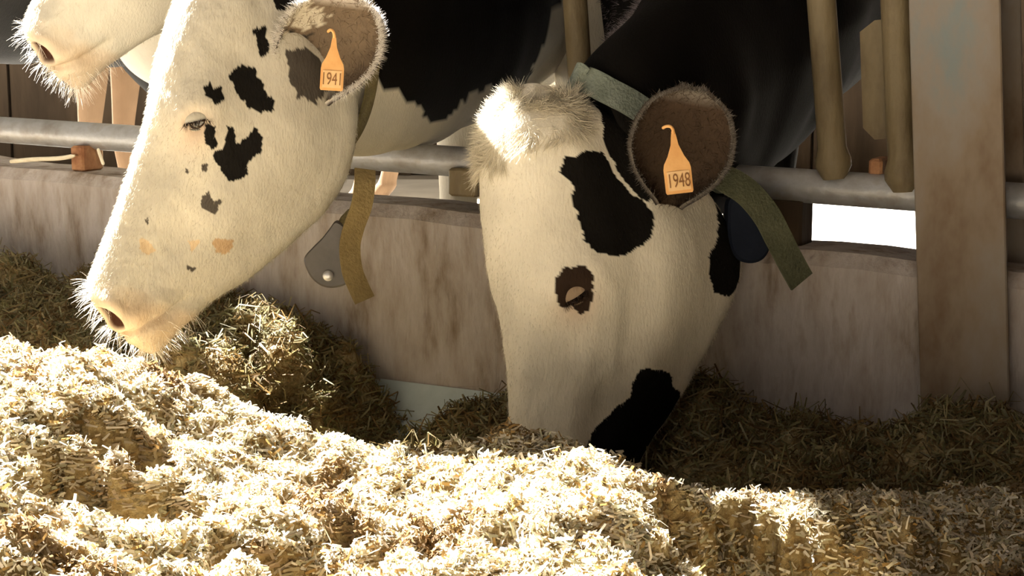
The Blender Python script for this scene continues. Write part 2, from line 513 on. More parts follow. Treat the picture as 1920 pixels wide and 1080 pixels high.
def sculpt(G):
    """relief: sockets, nostrils, mouth, cheek"""
    n = grid_normals(G)
    s, t, y = G[..., 0], G[..., 1], G[..., 2]
    ay = np.abs(y)
    d = np.zeros_like(s)
    g = lambda ds, dt, rs, rt: np.exp(-((ds) / rs) ** 2 - ((dt) / rt) ** 2)
    side = np.clip((ay - 0.02) / 0.03, 0, 1)
    # orbit: swelling with a socket in it
    d += 0.010 * g(s - EYE_S + .006, t - EYE_T + .012, .040, .032) * side
    d -= 0.013 * g(s - EYE_S, t - EYE_T, .019, .015) * side
    # hollow behind the eye and below it
    d -= 0.008 * g(s - .165, t - .10, .04, .03) * side
    d -= 0.007 * g(s - .345, t - .075, .05, .025) * side
    # facial crest and cheek muscle
    d += 0.006 * g(s - .355, t - .135, .075, .02) * side
    d += 0.007 * g(s - .25, t - .235, .07, .055) * side
    d -= 0.006 * g(s - .44, t - .135, .04, .04) * side
    # forehead dip
    d -= 0.006 * g(s - .27, t, .05, .03) * np.clip(1 - ay / .06, 0, 1) * (t < .06)
    # nostril: comma shaped, on the front corner of the muzzle
    ca = s - .583 - .30 * (t - .045)
    cb = t - .046
    side2 = np.clip((ay - 0.018) / 0.012, 0, 1)
    nos = np.exp(-(ca / .0105) ** 2 - (cb / .023) ** 2) * side2
    nos = np.clip(nos * 2.0 - .45, 0, 1); nos = nos * nos * (3 - 2 * nos)
    d -= 0.018 * nos
    d += 0.006 * np.exp(-((ca + .018) / .012) ** 2 - (cb / .03) ** 2) * side2
    # flesh of the lip and the mouth line
    tm = np.interp(s, [.50, .525, .555, .585, .610, .622], [.152, .143, .124, .094, .062, .046])
    mfade = np.clip((s - .515) / .02, 0, 1)
    d -= 0.0085 * np.exp(-((t - tm) / .0062) ** 2) * mfade
    d += 0.006 * np.exp(-((t - tm + .028) / .018) ** 2) * mfade
    d += 0.004 * np.exp(-((t - tm - .022) / .014) ** 2) * mfade
    return G + n * d[..., None], nos


def poly_in(u, v, poly):
    inside = np.zeros(u.shape, bool)
    n = len(poly); j = n - 1
    for i in range(n):
        xi, yi = poly[i]; xj, yj = poly[j]
        c = ((yi > v) != (yj > v)) & (u < (xj - xi) * (v - yi) / (yj - yi + 1e-12) + xi)
        inside ^= c
        j = i
    return inside


def grid_faces(ns, nr, base=0):
    i = np.arange(ns - 1)[:, None]; j = np.arange(nr)[None, :]; jj = (j + 1) % nr
    return np.stack([base + i * nr + j, base + (i + 1) * nr + j, base + (i + 1) * nr + jj, base + i * nr + jj], -1).reshape(-1, 4)


def frame(O, nose, face_dir):
    """O poll point, nose: point on the nose ridge at s=.5; face_dir: rough dorsal direction"""
    a = nose - O; a /= np.linalg.norm(a)
    d = np.array(face_dir, float); d -= a * np.dot(a, d); d /= np.linalg.norm(d)
    l = np.cross(d, a)
    return a, d, l


def to_world(G, O, fr, sc=1.0):
    a, d, l = fr
    return O + sc * (G[..., 0:1] * a - G[..., 1:2] * d + G[..., 2:3] * l)


def body_loft(sections, ns, nr):
    """sections: (centre, half width, half height, up tilt); spine loft, superelliptic rings"""
    C = catmull(np.array([s_[0] for s_ in sections]), ns)
    R = catmull(np.array([[s_[1], s_[2]] for s_ in sections]), ns)
    T = np.gradient(C, axis=0); T /= np.linalg.norm(T, axis=1, keepdims=True)
    lat = np.cross(T, Z); lat /= np.linalg.norm(lat, axis=1, keepdims=True)
    upv = np.cross(lat, T)
    a = np.linspace(0, 2 * np.pi, nr, endpoint=False)
    e = 0.85
    ca = np.sign(np.cos(a)) * np.abs(np.cos(a)) ** e; sa = np.sign(np.sin(a)) * np.abs(np.sin(a)) ** e
    # v=0 on the top line, going down on the +lat side
    w = R[:, 0:1] * sa[None, :] * (1 - 0.18 * np.clip(-ca, 0, 1)[None, :]) * (1 - 0.22 * np.clip(ca, 0, 1)[None, :])
    G = C[:, None, :] + lat[:, None, :] * w[..., None] + upv[:, None, :] * (R[:, 1:2] * ca[None, :])[..., None]
    return G, C, T, lat, upv, R


def leg_loft(pts, rads, ns=40, nr=16):
    C = catmull(np.array(pts, float), ns); R = catmull(np.array(rads, float)[:, None], ns)[:, 0]
    a = np.linspace(0, 2 * np.pi, nr, endpoint=False)
    return C[:, None, :] + R[:, None, None] * (np.cos(a)[None, :, None] * X3 + np.sin(a)[None, :, None] * Y3)


def ear_grid(base, tip, side, nrm, wid, dep, nu=40, nv=34):
    """cupped leaf: returns outer rim parametrised sheet (nu, nv, 3); nrm is the direction the cup opens to"""
    base = np.array(base); ax = np.array(tip) - base
    u = np.linspace(0, 1, nu); v = np.linspace(-1, 1, nv)
    wprof = np.interp(u, [0, .10, .25, .45, .65, .82, .93, 1.0], [.16, .46, .80, 1.0, .97, .80, .54, .12]) * wid / 2
    wprof = np.convolve(np.pad(wprof, 2, mode='edge'), np.ones(5) / 5, 'valid')
    dprof = np.interp(u, [0, .2, .5, .8, 1.0], [.8, 1.0, .9, .55, .1]) * dep
    lat = np.sin(v * math.pi * .5)
    cup = 1 - np.abs(v) ** 2.2
    return (base + ax * u[:, None, None] + side * (wprof[:, None] * lat[None, :])[..., None]
            - nrm * (dprof[:, None] * cup[None, :])[..., None])


def sheet_solid(G, th, nrm):
    nu, nv = G.shape[:2]
    du = np.gradient(G, axis=0); dw = np.gradient(G, axis=1)
    n = np.cross(du, dw); n /= np.linalg.norm(n, axis=2, keepdims=True) + 1e-9
    if np.sum(n @ nrm) < 0: n = -n
    A = G; B = G - n * th
    V = np.concatenate([A.reshape(-1, 3), B.reshape(-1, 3)])
    i = np.arange(nu - 1)[:, None]; j = np.arange(nv - 1)[None, :]
    q = np.stack([i * nv + j, (i + 1) * nv + j, (i + 1) * nv + j + 1, i * nv + j + 1], -1).reshape(-1, 4)
    m = nu * nv
    q2 = q[:, ::-1] + m
    edges = [(k, k + 1) for k in range(nv - 1)] + [((nu - 1) * nv + k + 1, (nu - 1) * nv + k) for k in range(nv - 1)]
    edges += [((k + 1) * nv, k * nv) for k in range(nu - 1)] + [(k * nv + nv - 1, (k + 1) * nv + nv - 1) for k in range(nu - 1)]
    qe = np.array([(b, a, a + m, b + m) for a, b in edges])
    return V, np.concatenate([q, q2, qe])


def hairs(name, roots, dirs, lens, wid, cols, parent, mat, droop=0.0, seg=2, curl=0.0, kind='stuff'):
    """flat tapering hair strips"""
    n = len(roots); roots = np.asarray(roots); dirs = np.asarray(dirs)
    dirs = dirs / (np.linalg.norm(dirs, axis=1, keepdims=True) + 1e-9)
    rnd = rng.normal(size=(n, 3)); sd = np.cross(dirs, rnd); sd /= np.linalg.norm(sd, axis=1, keepdims=True) + 1e-9
    bend = np.cross(dirs, sd)
    lens = np.broadcast_to(lens, (n,)); wid = np.broadcast_to(wid, (n,))
    V = []
    for k in range(seg + 1):
        f = k / seg
        c = roots + dirs * (lens * f)[:, None] + np.array([0, 0, -1.0]) * (droop * lens * f * f)[:, None] + bend * (curl * lens * f * f)[:, None]
        w = (wid * (1 - 0.85 * f) / 2)[:, None] * sd
        V += [c - w, c + w]
    V = np.stack(V, 1)                                        # (n, 2(seg+1), 3)
    m = 2 * (seg + 1)
    b = (np.arange(n) * m)[:, None]
    Q = np.concatenate([np.concatenate([b + 2 * k, b + 2 * k + 1, b + 2 * k + 3, b + 2 * k + 2], 1) for k in range(seg)])
    o = mesh_np(name, V.reshape(-1, 3), quads=Q, mat=mat, parent=parent, smooth=False, col=np.repeat(np.broadcast_to(cols, (n, 3)), m, axis=0))
    if kind: o['kind'] = kind
    return o


def ellipsoid(c, ax, rad, nu=16, nv=20):
    u = np.linspace(0, math.pi, nu); v = np.linspace(0, 2 * math.pi, nv, endpoint=False)
    A = np.sin(u)[:, None] * np.cos(v); B = np.sin(u)[:, None] * np.sin(v); Cc = np.cos(u)[:, None] * np.ones_like(v)
    return c + A[..., None] * ax[0] * rad[0] + B[..., None] * ax[1] * rad[1] + Cc[..., None] * ax[2] * rad[2]


def add_eye(cow, W, Nw, iu, jv, fr, lidcol, sc=1.0, openness=0.12):
    a, d, l = fr
    p = W[iu, jv]; nn = Nw[iu, jv]
    upd = d * .5 - a * .85; upd -= nn * np.dot(upd, nn); upd /= np.linalg.norm(upd)
    fw = np.cross(upd, nn)
    c = p - nn * 0.0105 * sc
    r = 0.0175 * sc
    G = ellipsoid(c, (fw, upd, nn), (r * 1.12, r * .95, r))
    eye = mesh_np('eye', G.reshape(-1, 3), quads=grid_faces(*G.shape[:2]), mat=M['eye'], parent=cow)
    # upper and lower eyelids: bands over the ball, leaving a narrow slit
    for sgn, lo, hi in ((1, openness, 1.75), (-1, 0.62, 1.75)):
        th = np.linspace(lo - .1, hi, 12)
        ph = np.linspace(-1.5, 1.5, 26)
        R = r * 1.10
        slit = lo + 0.0 * ph
        rows = []
        for k, f in enumerate(np.linspace(0, 1, 10)):
            ang = (lo - 0.35 * np.abs(ph / 1.5) ** 2 * (lo + .1)) * (1 - f) + hi * f
            x = np.sin(ph); yv = np.sin(ang) * np.cos(ph) * sgn; zv = np.cos(ang) * np.cos(ph)
            rows.append(c + fw * (R * 1.25 * x)[:, None] + upd * (R * 1.05 * yv)[:, None] + nn * (R * zv)[:, None])
        Gd = np.array(rows)
        V, Q = sheet_solid(Gd, 0.0022 * sc, nn)
        mesh_np('eyelid', V, quads=Q, mat=M['coat'], parent=eye, col=np.broadcast_to(lidcol if sgn > 0 else lidcol * .8, (len(V), 3)))
        if sgn > 0:
            edge = Gd[0][3:-3]
            roots = np.repeat(edge, 3, axis=0) + rng.normal(size=(len(edge) * 3, 3)) * .0006
            dr = nn * .8 - upd * .55 + rng.normal(size=(len(roots), 3)) * .22
            hairs('eyelashes', roots, dr, 0.015 * sc, 0.0013, np.array([.035, .022, .015]), eye, M['hair'], curl=.2)
    return eye


def make_cow(name, label, O, nose, face_dir, sections, legs, head_patches, body_patches, ears, sc=1.0, base_col=WHITE, body_col=WHITE,
             fur_n=30000, skin_pink=1.0, eye_patch=None, seed=0, whisk=True, prof=HEAD, lid=None, far_ear_col=BLACK, ragged=.004, hires=False):
    global NS, NR
    NS, NR = (420, 360) if hires else (150, 120)
    G = head_local(prof)
    G, nos = sculpt(G)
    fr = frame(O, nose, face_dir)
    W = to_world(G, O, fr, sc)
    Nw = grid_normals(W)
    # skin bumps
    W = W + Nw * (0.0012 * fbm(W[..., 0] * 40 + seed, W[..., 1] * 40, W[..., 2] * 40, 2))[..., None]
    # --- colours of the head in (u, v)
    uu, vv = np.meshgrid(np.linspace(0, 1, NS), np.arange(NR) / NR, indexing='ij')
    col = np.broadcast_to(base_col, (NS, NR, 3)).copy()
    s, t, y = G[..., 0], G[..., 1], G[..., 2]
    # bare muzzle skin
    mz = np.clip((s - .533 - .012 * vnoise(s * 60, y * 60 + t * 50)) / .03, 0, 1)[..., None] * .6 * skin_pink
    col = col * (1 - mz) + PINK * mz
    mt = (np.exp(-((s - .565 - .10 * (t - .1)) / .028) ** 2 - ((t - .10) / .045) ** 2) * (np.abs(y) > .03) * np.clip(.62 + .55 * fbm(s * 38 + seed, t * 38, y * 38, 3), 0, 1))[..., None] * .6 * skin_pink
    col = col * (1 - mt) + np.array([.40, .27, .15]) * mt
    inner = np.clip(nos * 2.6 - .25, 0, 1)[..., None]  # nostril skin darkened further to paint in its inner shade
    col = col * (1 - inner) + DARKPINK_SHADE * inner
    # pink skin round the eye
    er = np.exp(-((s - EYE_S - .012) / .03) ** 2 - ((t - EYE_T) / .026) ** 2)[..., None] * .45 * (np.abs(y) > .05)[..., None]
    col = col * (1 - er) + np.array([.52, .30, .18]) * er
    nz1 = fbm(W[..., 0] * 90 + seed, W[..., 1] * 90, W[..., 2] * 90, 3); nz2 = fbm(W[..., 0] * 90 + 40, W[..., 1] * 90 + seed, W[..., 2] * 90, 3)
    for poly, c in head_patches:
        m = poly_in(uu + nz1 * ragged, vv + nz2 * ragged, poly)
        col[m] = c
    V = [W.reshape(-1, 3)]; Q = [grid_faces(NS, NR)]; Cc = [col.reshape(-1, 3)]; nb = NS * NR
    # caps
    for row in (0, NS - 1):
        cpt = W[row].mean(axis=0, keepdims=True)
        V.append(cpt); Cc.append(col[row].mean(axis=0, keepdims=True))
    T = []
    j = np.arange(NR)
    T.append(np.stack([np.full(NR, nb), j, (j + 1) % NR], 1)); T.append(np.stack([np.full(NR, nb + 1), (NS - 1) * NR + (j + 1) % NR, (NS - 1) * NR + j], 1))
    nb += 2
    # --- neck and trunk
    bs, br = 200, 120
    GB, C, TT, lat, upv, R = body_loft(sections, bs, br)
    nB = grid_normals(GB)
    GB = GB + nB * (0.012 * fbm(GB[..., 0] * 5 + seed, GB[..., 1] * 5, GB[..., 2] * 5, 2))[..., None]
    ub, vb = np.meshgrid(np.linspace(0, 1, bs), np.arange(br) / br, indexing='ij')
    cb = np.broadcast_to(body_col, (bs, br, 3)).copy()
    n1 = fbm(GB[..., 0] * 22 + seed, GB[..., 1] * 22, GB[..., 2] * 22, 3); n2 = fbm(GB[..., 0] * 22 + 30, GB[..., 1] * 22 + seed, GB[..., 2] * 22, 3)
    for poly, c in body_patches:
        cb[poly_in(ub + n1 * .008, vb + n2 * .012, poly)] = c
    V.append(GB.reshape(-1, 3)); Cc.append(cb.reshape(-1, 3)); Q.append(grid_faces(bs, br, nb)); b0 = nb; nb += bs * br
    for row in (0, bs - 1):
        V.append(GB[row].mean(axis=0, keepdims=True)); Cc.append(cb[row].mean(axis=0, keepdims=True))
        jj = np.arange(br); k = b0 + row * br
        T.append(np.stack([np.full(br, nb), k + jj, k + (jj + 1) % br], 1)); nb += 1
    for pts, rads, c in legs:
        GL = leg_loft(pts, rads)
        V.append(GL.reshape(-1, 3)); Cc.append(np.broadcast_to(c, (GL.shape[0] * GL.shape[1], 3))); Q.append(grid_faces(GL.shape[0], GL.shape[1], nb)); nb += GL.shape[0] * GL.shape[1]
    ear_info = []
    for e in ears:
        Ge = ear_grid(e['base'], e['tip'], e['side'], e['nrm'], e['wid'], e['dep'])
        Ve, Qe = sheet_solid(Ge, 0.006, e['nrm'])
        m = len(Ve) // 2
        c = np.empty((len(Ve), 3)); c[:m] = e['inner']; c[m:] = e['outer']
        if 'rim' in e:
            gv = np.abs(np.linspace(-1, 1, Ge.shape[1])); gu = np.linspace(0, 1, Ge.shape[0])
            rimw = np.clip((np.maximum(gv[None, :] * np.ones_like(gu)[:, None], ((gu - .1) / .9)[:, None] * np.ones_like(gv)[None, :]) - .86) / .1, 0, 1).reshape(-1, 1)
            c[:m] = c[:m] * (1 - rimw) + e['rim'] * rimw
        gu, gv = np.meshgrid(np.linspace(0, 1, Ge.shape[0]), np.linspace(-1, 1, Ge.shape[1]), indexing='ij')
        wob = .10 * fbm(gu * 9, gv * 9, None, 2)
        for poly, pc in e.get('paint', []):
            c[:m][poly_in(gu + wob, gv + wob, poly).ravel()] = pc
        V.append(Ve); Cc.append(c); Q.append(Qe + nb); nb += len(Ve)
        ear_info.append(Ge)
    cow = mesh_np(name, np.concatenate(V), quads=np.concatenate(Q), tris=np.concatenate(T), mat=M['coat'], col=np.concatenate(Cc))
    tag(cow, label, 'cow', 'dairy cows at the feed barrier')
    # --- eyes on both sides
    su = np.argmin(np.abs(s[:, :NR // 2] - EYE_S) + np.abs(t[:, :NR // 2] - EYE_T) + 10 * (y[:, :NR // 2] < .05), axis=None)
    iu, jv = np.unravel_index(su, (NS, NR // 2))
    lc = lid if lid is not None else WHITE * .8
    add_eye(cow, W, Nw, iu, jv, fr, lc, sc)
    add_eye(cow, W, Nw, iu, NR - jv, fr, lc, sc)
    # --- short fur over the head
    if fur_n:
        pick = rng.integers(0, NS * NR, fur_n)
        iu_, jv_ = pick // NR, pick % NR
        ok = (G[iu_, jv_, 0] < .555) & (iu_ > 6) & (nos[iu_, jv_] < .05)
        dd = np.hypot(G[iu_, jv_, 0] - EYE_S, G[iu_, jv_, 1] - EYE_T)
        ok &= dd > .03
        iu_, jv_ = iu_[ok], jv_[ok]
        rt = W[iu_, jv_] + rng.normal(size=(len(iu_), 3)) * .0008
        dr = Nw[iu_, jv_] * .22 + fr[0] * .9 * np.where(G[iu_, jv_, 0] < .17, 1, 1)[:, None] + rng.normal(size=(len(iu_), 3)) * .25
        hairs('fur', rt, dr, rng.uniform(.003, .0065, len(iu_)), .0005, col[iu_, jv_], cow, M['hair'], seg=1)
    # --- whiskers round the muzzle and chin
    if whisk:
        cand = np.argwhere(((s > .545) & (t > .105) & (t < .19)) | ((s > .54) & (t < .04) & (np.abs(y) < .05)) | ((s > .598)))
        sel = cand[rng.integers(0, len(cand), 400)]
        rt = W[sel[:, 0], sel[:, 1]]; dn = Nw[sel[:, 0], sel[:, 1]]
        dr = dn + rng.normal(size=dn.shape) * .3
        hairs('whiskers', rt, dr, rng.uniform(.012, .032, len(sel)) * sc, .0009, np.array([.85, .80, .72]), cow, M['hair'], droop=.25, seg=3)
    # --- ear fringe
    for e, Ge in zip(ears, ear_info):
        if not e.get('fringe'): continue
        nu, nv = Ge.shape[:2]
        rim = np.concatenate([Ge[3:, 0], Ge[-1, :], Ge[3:, -1][::-1]])
        ridx = rng.integers(0, len(rim), e['fringe'])
        rt = rim[ridx] + rng.normal(size=(len(ridx), 3)) * .0022
        out = rim[ridx] - Ge[nu // 2, nv // 2]; out /= np.linalg.norm(out, axis=1, keepdims=True)
        dr = out + rng.normal(size=out.shape) * .35 + e['nrm'] * .25
        hairs('ear_hair', rt, dr, rng.uniform(.4, 1.0, len(ridx)) * e.get('flen', .009), .0007, e.get('fringe_col', np.array([.70, .66, .62])), cow, M['hair'], curl=.2)
        # soft hair inside the cup
        k = rng.integers(0, nu * nv, 1800)
        rt = Ge.reshape(-1, 3)[k]; dr = np.broadcast_to(e['nrm'], rt.shape) * .5 + (np.array(e['tip']) - np.array(e['base'])) / np.linalg.norm(np.array(e['tip']) - np.array(e['base'])) * .3 + rng.normal(size=rt.shape) * .5
        hairs('ear_hair', rt, dr, rng.uniform(.008, .02, len(k)), .0007, e['inner'] * rng.uniform(.9, 1.5, (len(k), 1)), cow, M['hair'], curl=.3)
    return dict(obj=cow, W=W, N=Nw, G=G, fr=fr, GB=GB, C=C, T=TT, lat=lat, up=upv, R=R, ears=ear_info, O=O, sc=sc, col=col)


def ribbon(name, pts, nrms, width, th, mat, parent, closed=False, n=120):
    """flat strap along pts, nrms = outward normal at each point; width lies along cross(tangent, normal)"""
    Cc = catmull(np.array(pts, float), n, closed); Nn = catmull(np.array(nrms, float), n, closed)
    if closed: Tt = np.roll(Cc, -1, 0) - np.roll(Cc, 1, 0)
    else: Tt = np.gradient(Cc, axis=0)
    Tt /= np.linalg.norm(Tt, axis=1, keepdims=True)
    Nn = Nn - Tt * np.sum(Nn * Tt, 1, keepdims=True); Nn /= np.linalg.norm(Nn, axis=1, keepdims=True)
    B = np.cross(Tt, Nn)
    h = width / 2; e = th / 2
    ring = [(-h, -e), (-h * .5, -e * 1.0), (h * .5, -e), (h, -e), (h, e), (h * .5, e), (-h * .5, e), (-h, e)]
    V = np.stack([Cc + B * x + Nn * y for x, y in ring], 1)
    m = len(ring)
    i = np.arange(n if closed else n - 1)[:, None]; j = np.arange(m)[None, :]
    Q = np.stack([i * m + j, ((i + 1) % n) * m + j, ((i + 1) % n) * m + (j + 1) % m, i * m + (j + 1) % m], -1).reshape(-1, 4)
    if not closed:
        Q = np.concatenate([Q, [[0, 1, 6, 7], [1, 2, 5, 6], [2, 3, 4, 5]], np.array([[7, 6, 1, 0], [6, 5, 2, 1], [5, 4, 3, 2]]) + (n - 1) * m])
    o = mesh_np(name, V.reshape(-1, 3), quads=Q, mat=mat, parent=parent, smooth=True)
    o.data.set_sharp_from_angle(angle=.7)
    return o


def ear_tag(cow, top, down, right, front, L, Wd, text):
    """bottle-shaped plastic tag; top: point where it hangs"""
    out = [(-.06, 0), (.06, 0), (.10, .10), (.14, .22), (.30, .40), (.46, .52), (.50, .60), (.50, .97), (.46, 1.0), (-.46, 1.0), (-.50, .97), (-.50, .60), (-.46, .52), (-.30, .40), (-.14, .22), (-.10, .10)]
    pts = [top + right * (x * Wd) + down * (y_ * L) for x, y_ in out]
    t = MB().prism(pts, -front * 0.0022).build('ear_tag', M['tag'], cow)
    tag(t, 'orange plastic ear tag')
    # pin loop
    pin = [top + down * (L * f) + right * (Wd * g) + front * h for f, g, h in ((.04, 0, 0), (-.03, -.02, .004), (-.08, -.10, .004), (-.09, -.22, -.003), (-.07, -.30, -.012))]
    MB().tube(catmull(np.array(pin), 14), 0.0022, 8).build('tag_pin', M['tag'], t, smooth=True)
    lp = [top + right * (x * Wd) + down * (y_ * L) + front * .0012 for x, y_ in ((-.40, .64), (.42, .64), (.42, .95), (-.40, .95))]
    MB().prism(lp, -front * 0.0013).build('tag_label', M['panel'], t)
    cu = bpy.data.curves.new('tag_number', 'FONT'); cu.body = text; cu.size = L * .32; cu.align_x = 'CENTER'; cu.align_y = 'CENTER'; cu.extrude = 0.0002
    cu.materials.append(M['ink'])
    o = bpy.data.objects.new('tag_number', cu); scene.collection.objects.link(o)
    c = top + down * (L * .80) + front * .0018
    dg = bpy.context.evaluated_depsgraph_get()
    me = bpy.data.meshes.new_from_object(o.evaluated_get(dg))
    xs_ = [v.co.x for v in me.vertices]; fx = .76 * Wd / (max(xs_) - min(xs_))
    Mx = Matrix(((right[0] * fx, -down[0], front[0], c[0]), (right[1] * fx, -down[1], front[1], c[1]), (right[2] * fx, -down[2], front[2], c[2]), (0, 0, 0, 1)))
    me.transform(Mx)
    bpy.data.objects.remove(o)
    if not me.materials: me.materials.append(M['ink'])
    link(bpy.data.objects.new('tag_number', me), t)
    return t


def unit(v): v = np.array(v, float); return v / np.linalg.norm(v)


#PATCHES#
SPOT = np.array([.07, .06, .05]); TAN = np.array([.42, .29, .17]); TAN2 = np.array([.55, .42, .27]); DARKB = np.array([.03, .018, .012])
LEFT_HEAD = [([(0.2148, 0.2250), (0.2005, 0.2528), (0.2315, 0.2667), (0.2434, 0.2556), (0.2291, 0.2417)], BLACK),
    ([(0.2888, 0.2111), (0.2649, 0.2278), (0.2601, 0.2500), (0.2768, 0.2694), (0.2864, 0.2917), (0.2983, 0.2944), (0.3126, 0.2778), (0.3103, 0.2528), (0.3031, 0.2306)], BLACK),
    ([(0.3198, 0.1722), (0.3103, 0.1778), (0.3150, 0.1917), (0.3079, 0.2028), (0.3222, 0.2111), (0.3341, 0.2000), (0.3294, 0.1889), (0.3294, 0.1778)], BLACK),
    ([(0.3580, 0.2306), (0.3532, 0.2444), (0.3723, 0.2556), (0.3723, 0.2639), (0.3484, 0.2667), (0.3365, 0.2778), (0.3461, 0.2944), (0.3699, 0.3000), (0.3890, 0.2889), (0.4105, 0.2917), (0.4391, 0.2833), (0.4415, 0.2694), (0.4248, 0.2472), (0.4105, 0.2250), (0.3938, 0.2361), (0.3819, 0.2389)], BLACK),
    ([(0.3652, 0.1972), (0.3628, 0.2111), (0.3819, 0.2222), (0.4033, 0.2222), (0.3986, 0.2083), (0.3842, 0.1972)], BLACK),
    ([(0.4893, 0.2444), (0.4726, 0.2528), (0.4821, 0.2694), (0.4773, 0.2806), (0.4916, 0.2889), (0.5036, 0.2889), (0.5036, 0.2722), (0.5060, 0.2611)], SPOT),
    ([(0.5537, 0.3194), (0.5442, 0.3194), (0.5322, 0.3333), (0.5370, 0.3500), (0.5537, 0.3500), (0.5680, 0.3361)], TAN),
    ([(0.6062, 0.1722), (0.5990, 0.1833), (0.6062, 0.2222), (0.6229, 0.2167), (0.6158, 0.1861)], TAN2),
    ([(0.5680, 0.2694), (0.5585, 0.2972), (0.5847, 0.3000)], TAN2),
    ([(0.6086, 0.3083), (0.6062, 0.3333), (0.6158, 0.3333)], SPOT),
    ([(0.4582, 0.1861), (0.4558, 0.1944), (0.4630, 0.2000), (0.4654, 0.1917)], SPOT),
    ([(0.4368, 0.2139), (0.4320, 0.2222), (0.4463, 0.2306), (0.4511, 0.2250)], SPOT),
    ([(0.5680, 0.1639), (0.5656, 0.1694), (0.5728, 0.1750), (0.5752, 0.1694)], SPOT),
    ([(0.2124, 0.2944), (0.1862, 0.3278), (0.1909, 0.3528), (0.2243, 0.3611), (0.2530, 0.3444), (0.2601, 0.3222), (0.2482, 0.3056)], SPOT),
    ([(0.1337, 0.2333), (0.0501, 0.3806), (0.0835, 0.3722), (0.1480, 0.3111), (0.1623, 0.2667)], BLACK)]
LEFT_BODY = [([(0.1760, -0.4500), (0.1760, 0.2083), (0.1960, 0.2083), (0.1910, 0.2583), (0.2161, 0.3000), (0.2462, 0.3250), (0.2764, 0.3417), (0.2965, 0.3833), (0.3166, 0.3750), (0.3266, 0.3500), (0.3417, 0.3333), (0.3769, 0.3417), (0.3970, 0.3750), (0.4673, 0.4167), (0.4774, 0.3917), (0.4422, 0.3417), (0.4472, 0.3167), (0.4472, 0.2917), (0.4724, 0.2750), (0.5024, 0.1375), (0.5224, -0.4500)], BLACK),
    ([(0.6000, -0.3000), (0.6200, 0.2000), (0.7000, 0.3500), (0.8500, 0.3000), (0.9000, 0.1000), (0.9000, -0.3000)], BLACK),
    ([(0.1000, 0.5500), (0.1000, 1.1000), (0.5000, 1.1000), (0.5000, 0.6000)], BLACK),
    ([(0.0000, 0.7800), (0.0000, 1.1000), (0.5000, 1.1000), (0.5000, 0.7000)], BLACK)]
RIGHT_HEAD = [([(0.2100, 0.1583), (0.1862, 0.1722), (0.1695, 0.2083), (0.1599, 0.2444), (0.1957, 0.2500), (0.2220, 0.2667), (0.2315, 0.2806), (0.2482, 0.2917), (0.2768, 0.2806), (0.2959, 0.2667), (0.3103, 0.2306), (0.3103, 0.2000), (0.2959, 0.1806), (0.2697, 0.1750), (0.2482, 0.1722), (0.2196, 0.1750), (0.2148, 0.1639)], BLACK),
    ([(0.0095, 0.2917), (0.0239, 0.3194), (0.0740, 0.4028), (0.2076, 0.3389), (0.2315, 0.2778), (0.2172, 0.2722), (0.1981, 0.2611), (0.1599, 0.2556), (0.1217, 0.2556)], BLACK),
    ([(0.2029, 0.4278), (0.2100, 0.4333), (0.3437, 0.4472), (0.3604, 0.4278), (0.3580, 0.3806), (0.3317, 0.3611), (0.2936, 0.3583), (0.2649, 0.3778), (0.2220, 0.4083)], BLACK),
    ([(0.5179, 0.2917), (0.4964, 0.2944), (0.4988, 0.3556), (0.5274, 0.3806), (0.5465, 0.4417), (0.5752, 0.4417), (0.6181, 0.4333), (0.6850, 0.4306), (0.7160, 0.3472), (0.6516, 0.2333), (0.6158, 0.2444), (0.5728, 0.2750), (0.5489, 0.2972)], BLACK),
    ([(0.3461, 0.1389), (0.3317, 0.1556), (0.3294, 0.1750), (0.3437, 0.1833), (0.3938, 0.1833), (0.4081, 0.1722), (0.3890, 0.1583), (0.3914, 0.1472)], DARKB)]
RIGHT_BODY = []
#ENDPATCHES#

FRONT = unit(CAM - P(800, 300, 2.5))
IMG_R = np.array([1.0, 0, 0]); IMG_D = np.array([0, 0, -1.0])
STAND = 0.03


def front_leg(x, y, top, c, fwd=(0, -1)):
    f = np.array([fwd[0], fwd[1], 0])
    b = np.array([x, y, 0.0])
    pts = [b + Z * top, b + Z * (top - .18) - f * .01, b + Z * .36 + f * .01, b + Z * .30 + f * .012, b + Z * .13, b + Z * .09 + f * .01, b + Z * .05 + f * .03, b + Z * (STAND - .003) + f * .04]
    return (pts, [.085, .068, .045, .047, .034, .042, .042, .055], c)


def hind_leg(x, y, top, c, fwd=(0, -1)):
    f = np.array([fwd[0], fwd[1], 0])
    b = np.array([x, y, 0.0])
    pts = [b + Z * top, b + Z * (top - .2) + f * .10, b + Z * .46 - f * .08, b + Z * .42 - f * .09, b + Z * .15 - f * .02, b + Z * .09, b + Z * .05 + f * .03, b + Z * (STAND - .003) + f * .04]
    return (pts, [.12, .10, .05, .05, .036, .044, .044, .056], c)


# ---- the white-faced cow with black spots, left
nose = P(158, 548, 2.39); O = P(338, -48, 2.47); O = nose + (O - nose) * (.560 / np.linalg.norm(O - nose))
sec = [(P(470, 130, 2.50), .06, .10), (P(545, 110, 2.55), .085, .145), (P(640, 90, 2.68), .10, .18), (P(760, 50, 2.95), .135, .215), (P(860, -20, 3.3), .19, .27), (P(930, -70, 3.65), .25, .31),
       (np.array([.16, 4.2, 1.00]), .30, .36), (np.array([.42, 4.75, 1.0]), .33, .38), (np.array([.62, 5.2, 1.02]), .28, .33), (np.array([.72, 5.42, 1.04]), .15, .22)]
dirL = unit([.45, 1, 0]); dl = (-dirL[0], -dirL[1])
legs = [front_leg(-.12, 3.72, .80, WHITE, dl), front_leg(.16, 3.58, .80, WHITE, dl), hind_leg(.40, 5.12, .85, WHITE, dl), hind_leg(.74, 4.95, .85, BLACK, dl)]
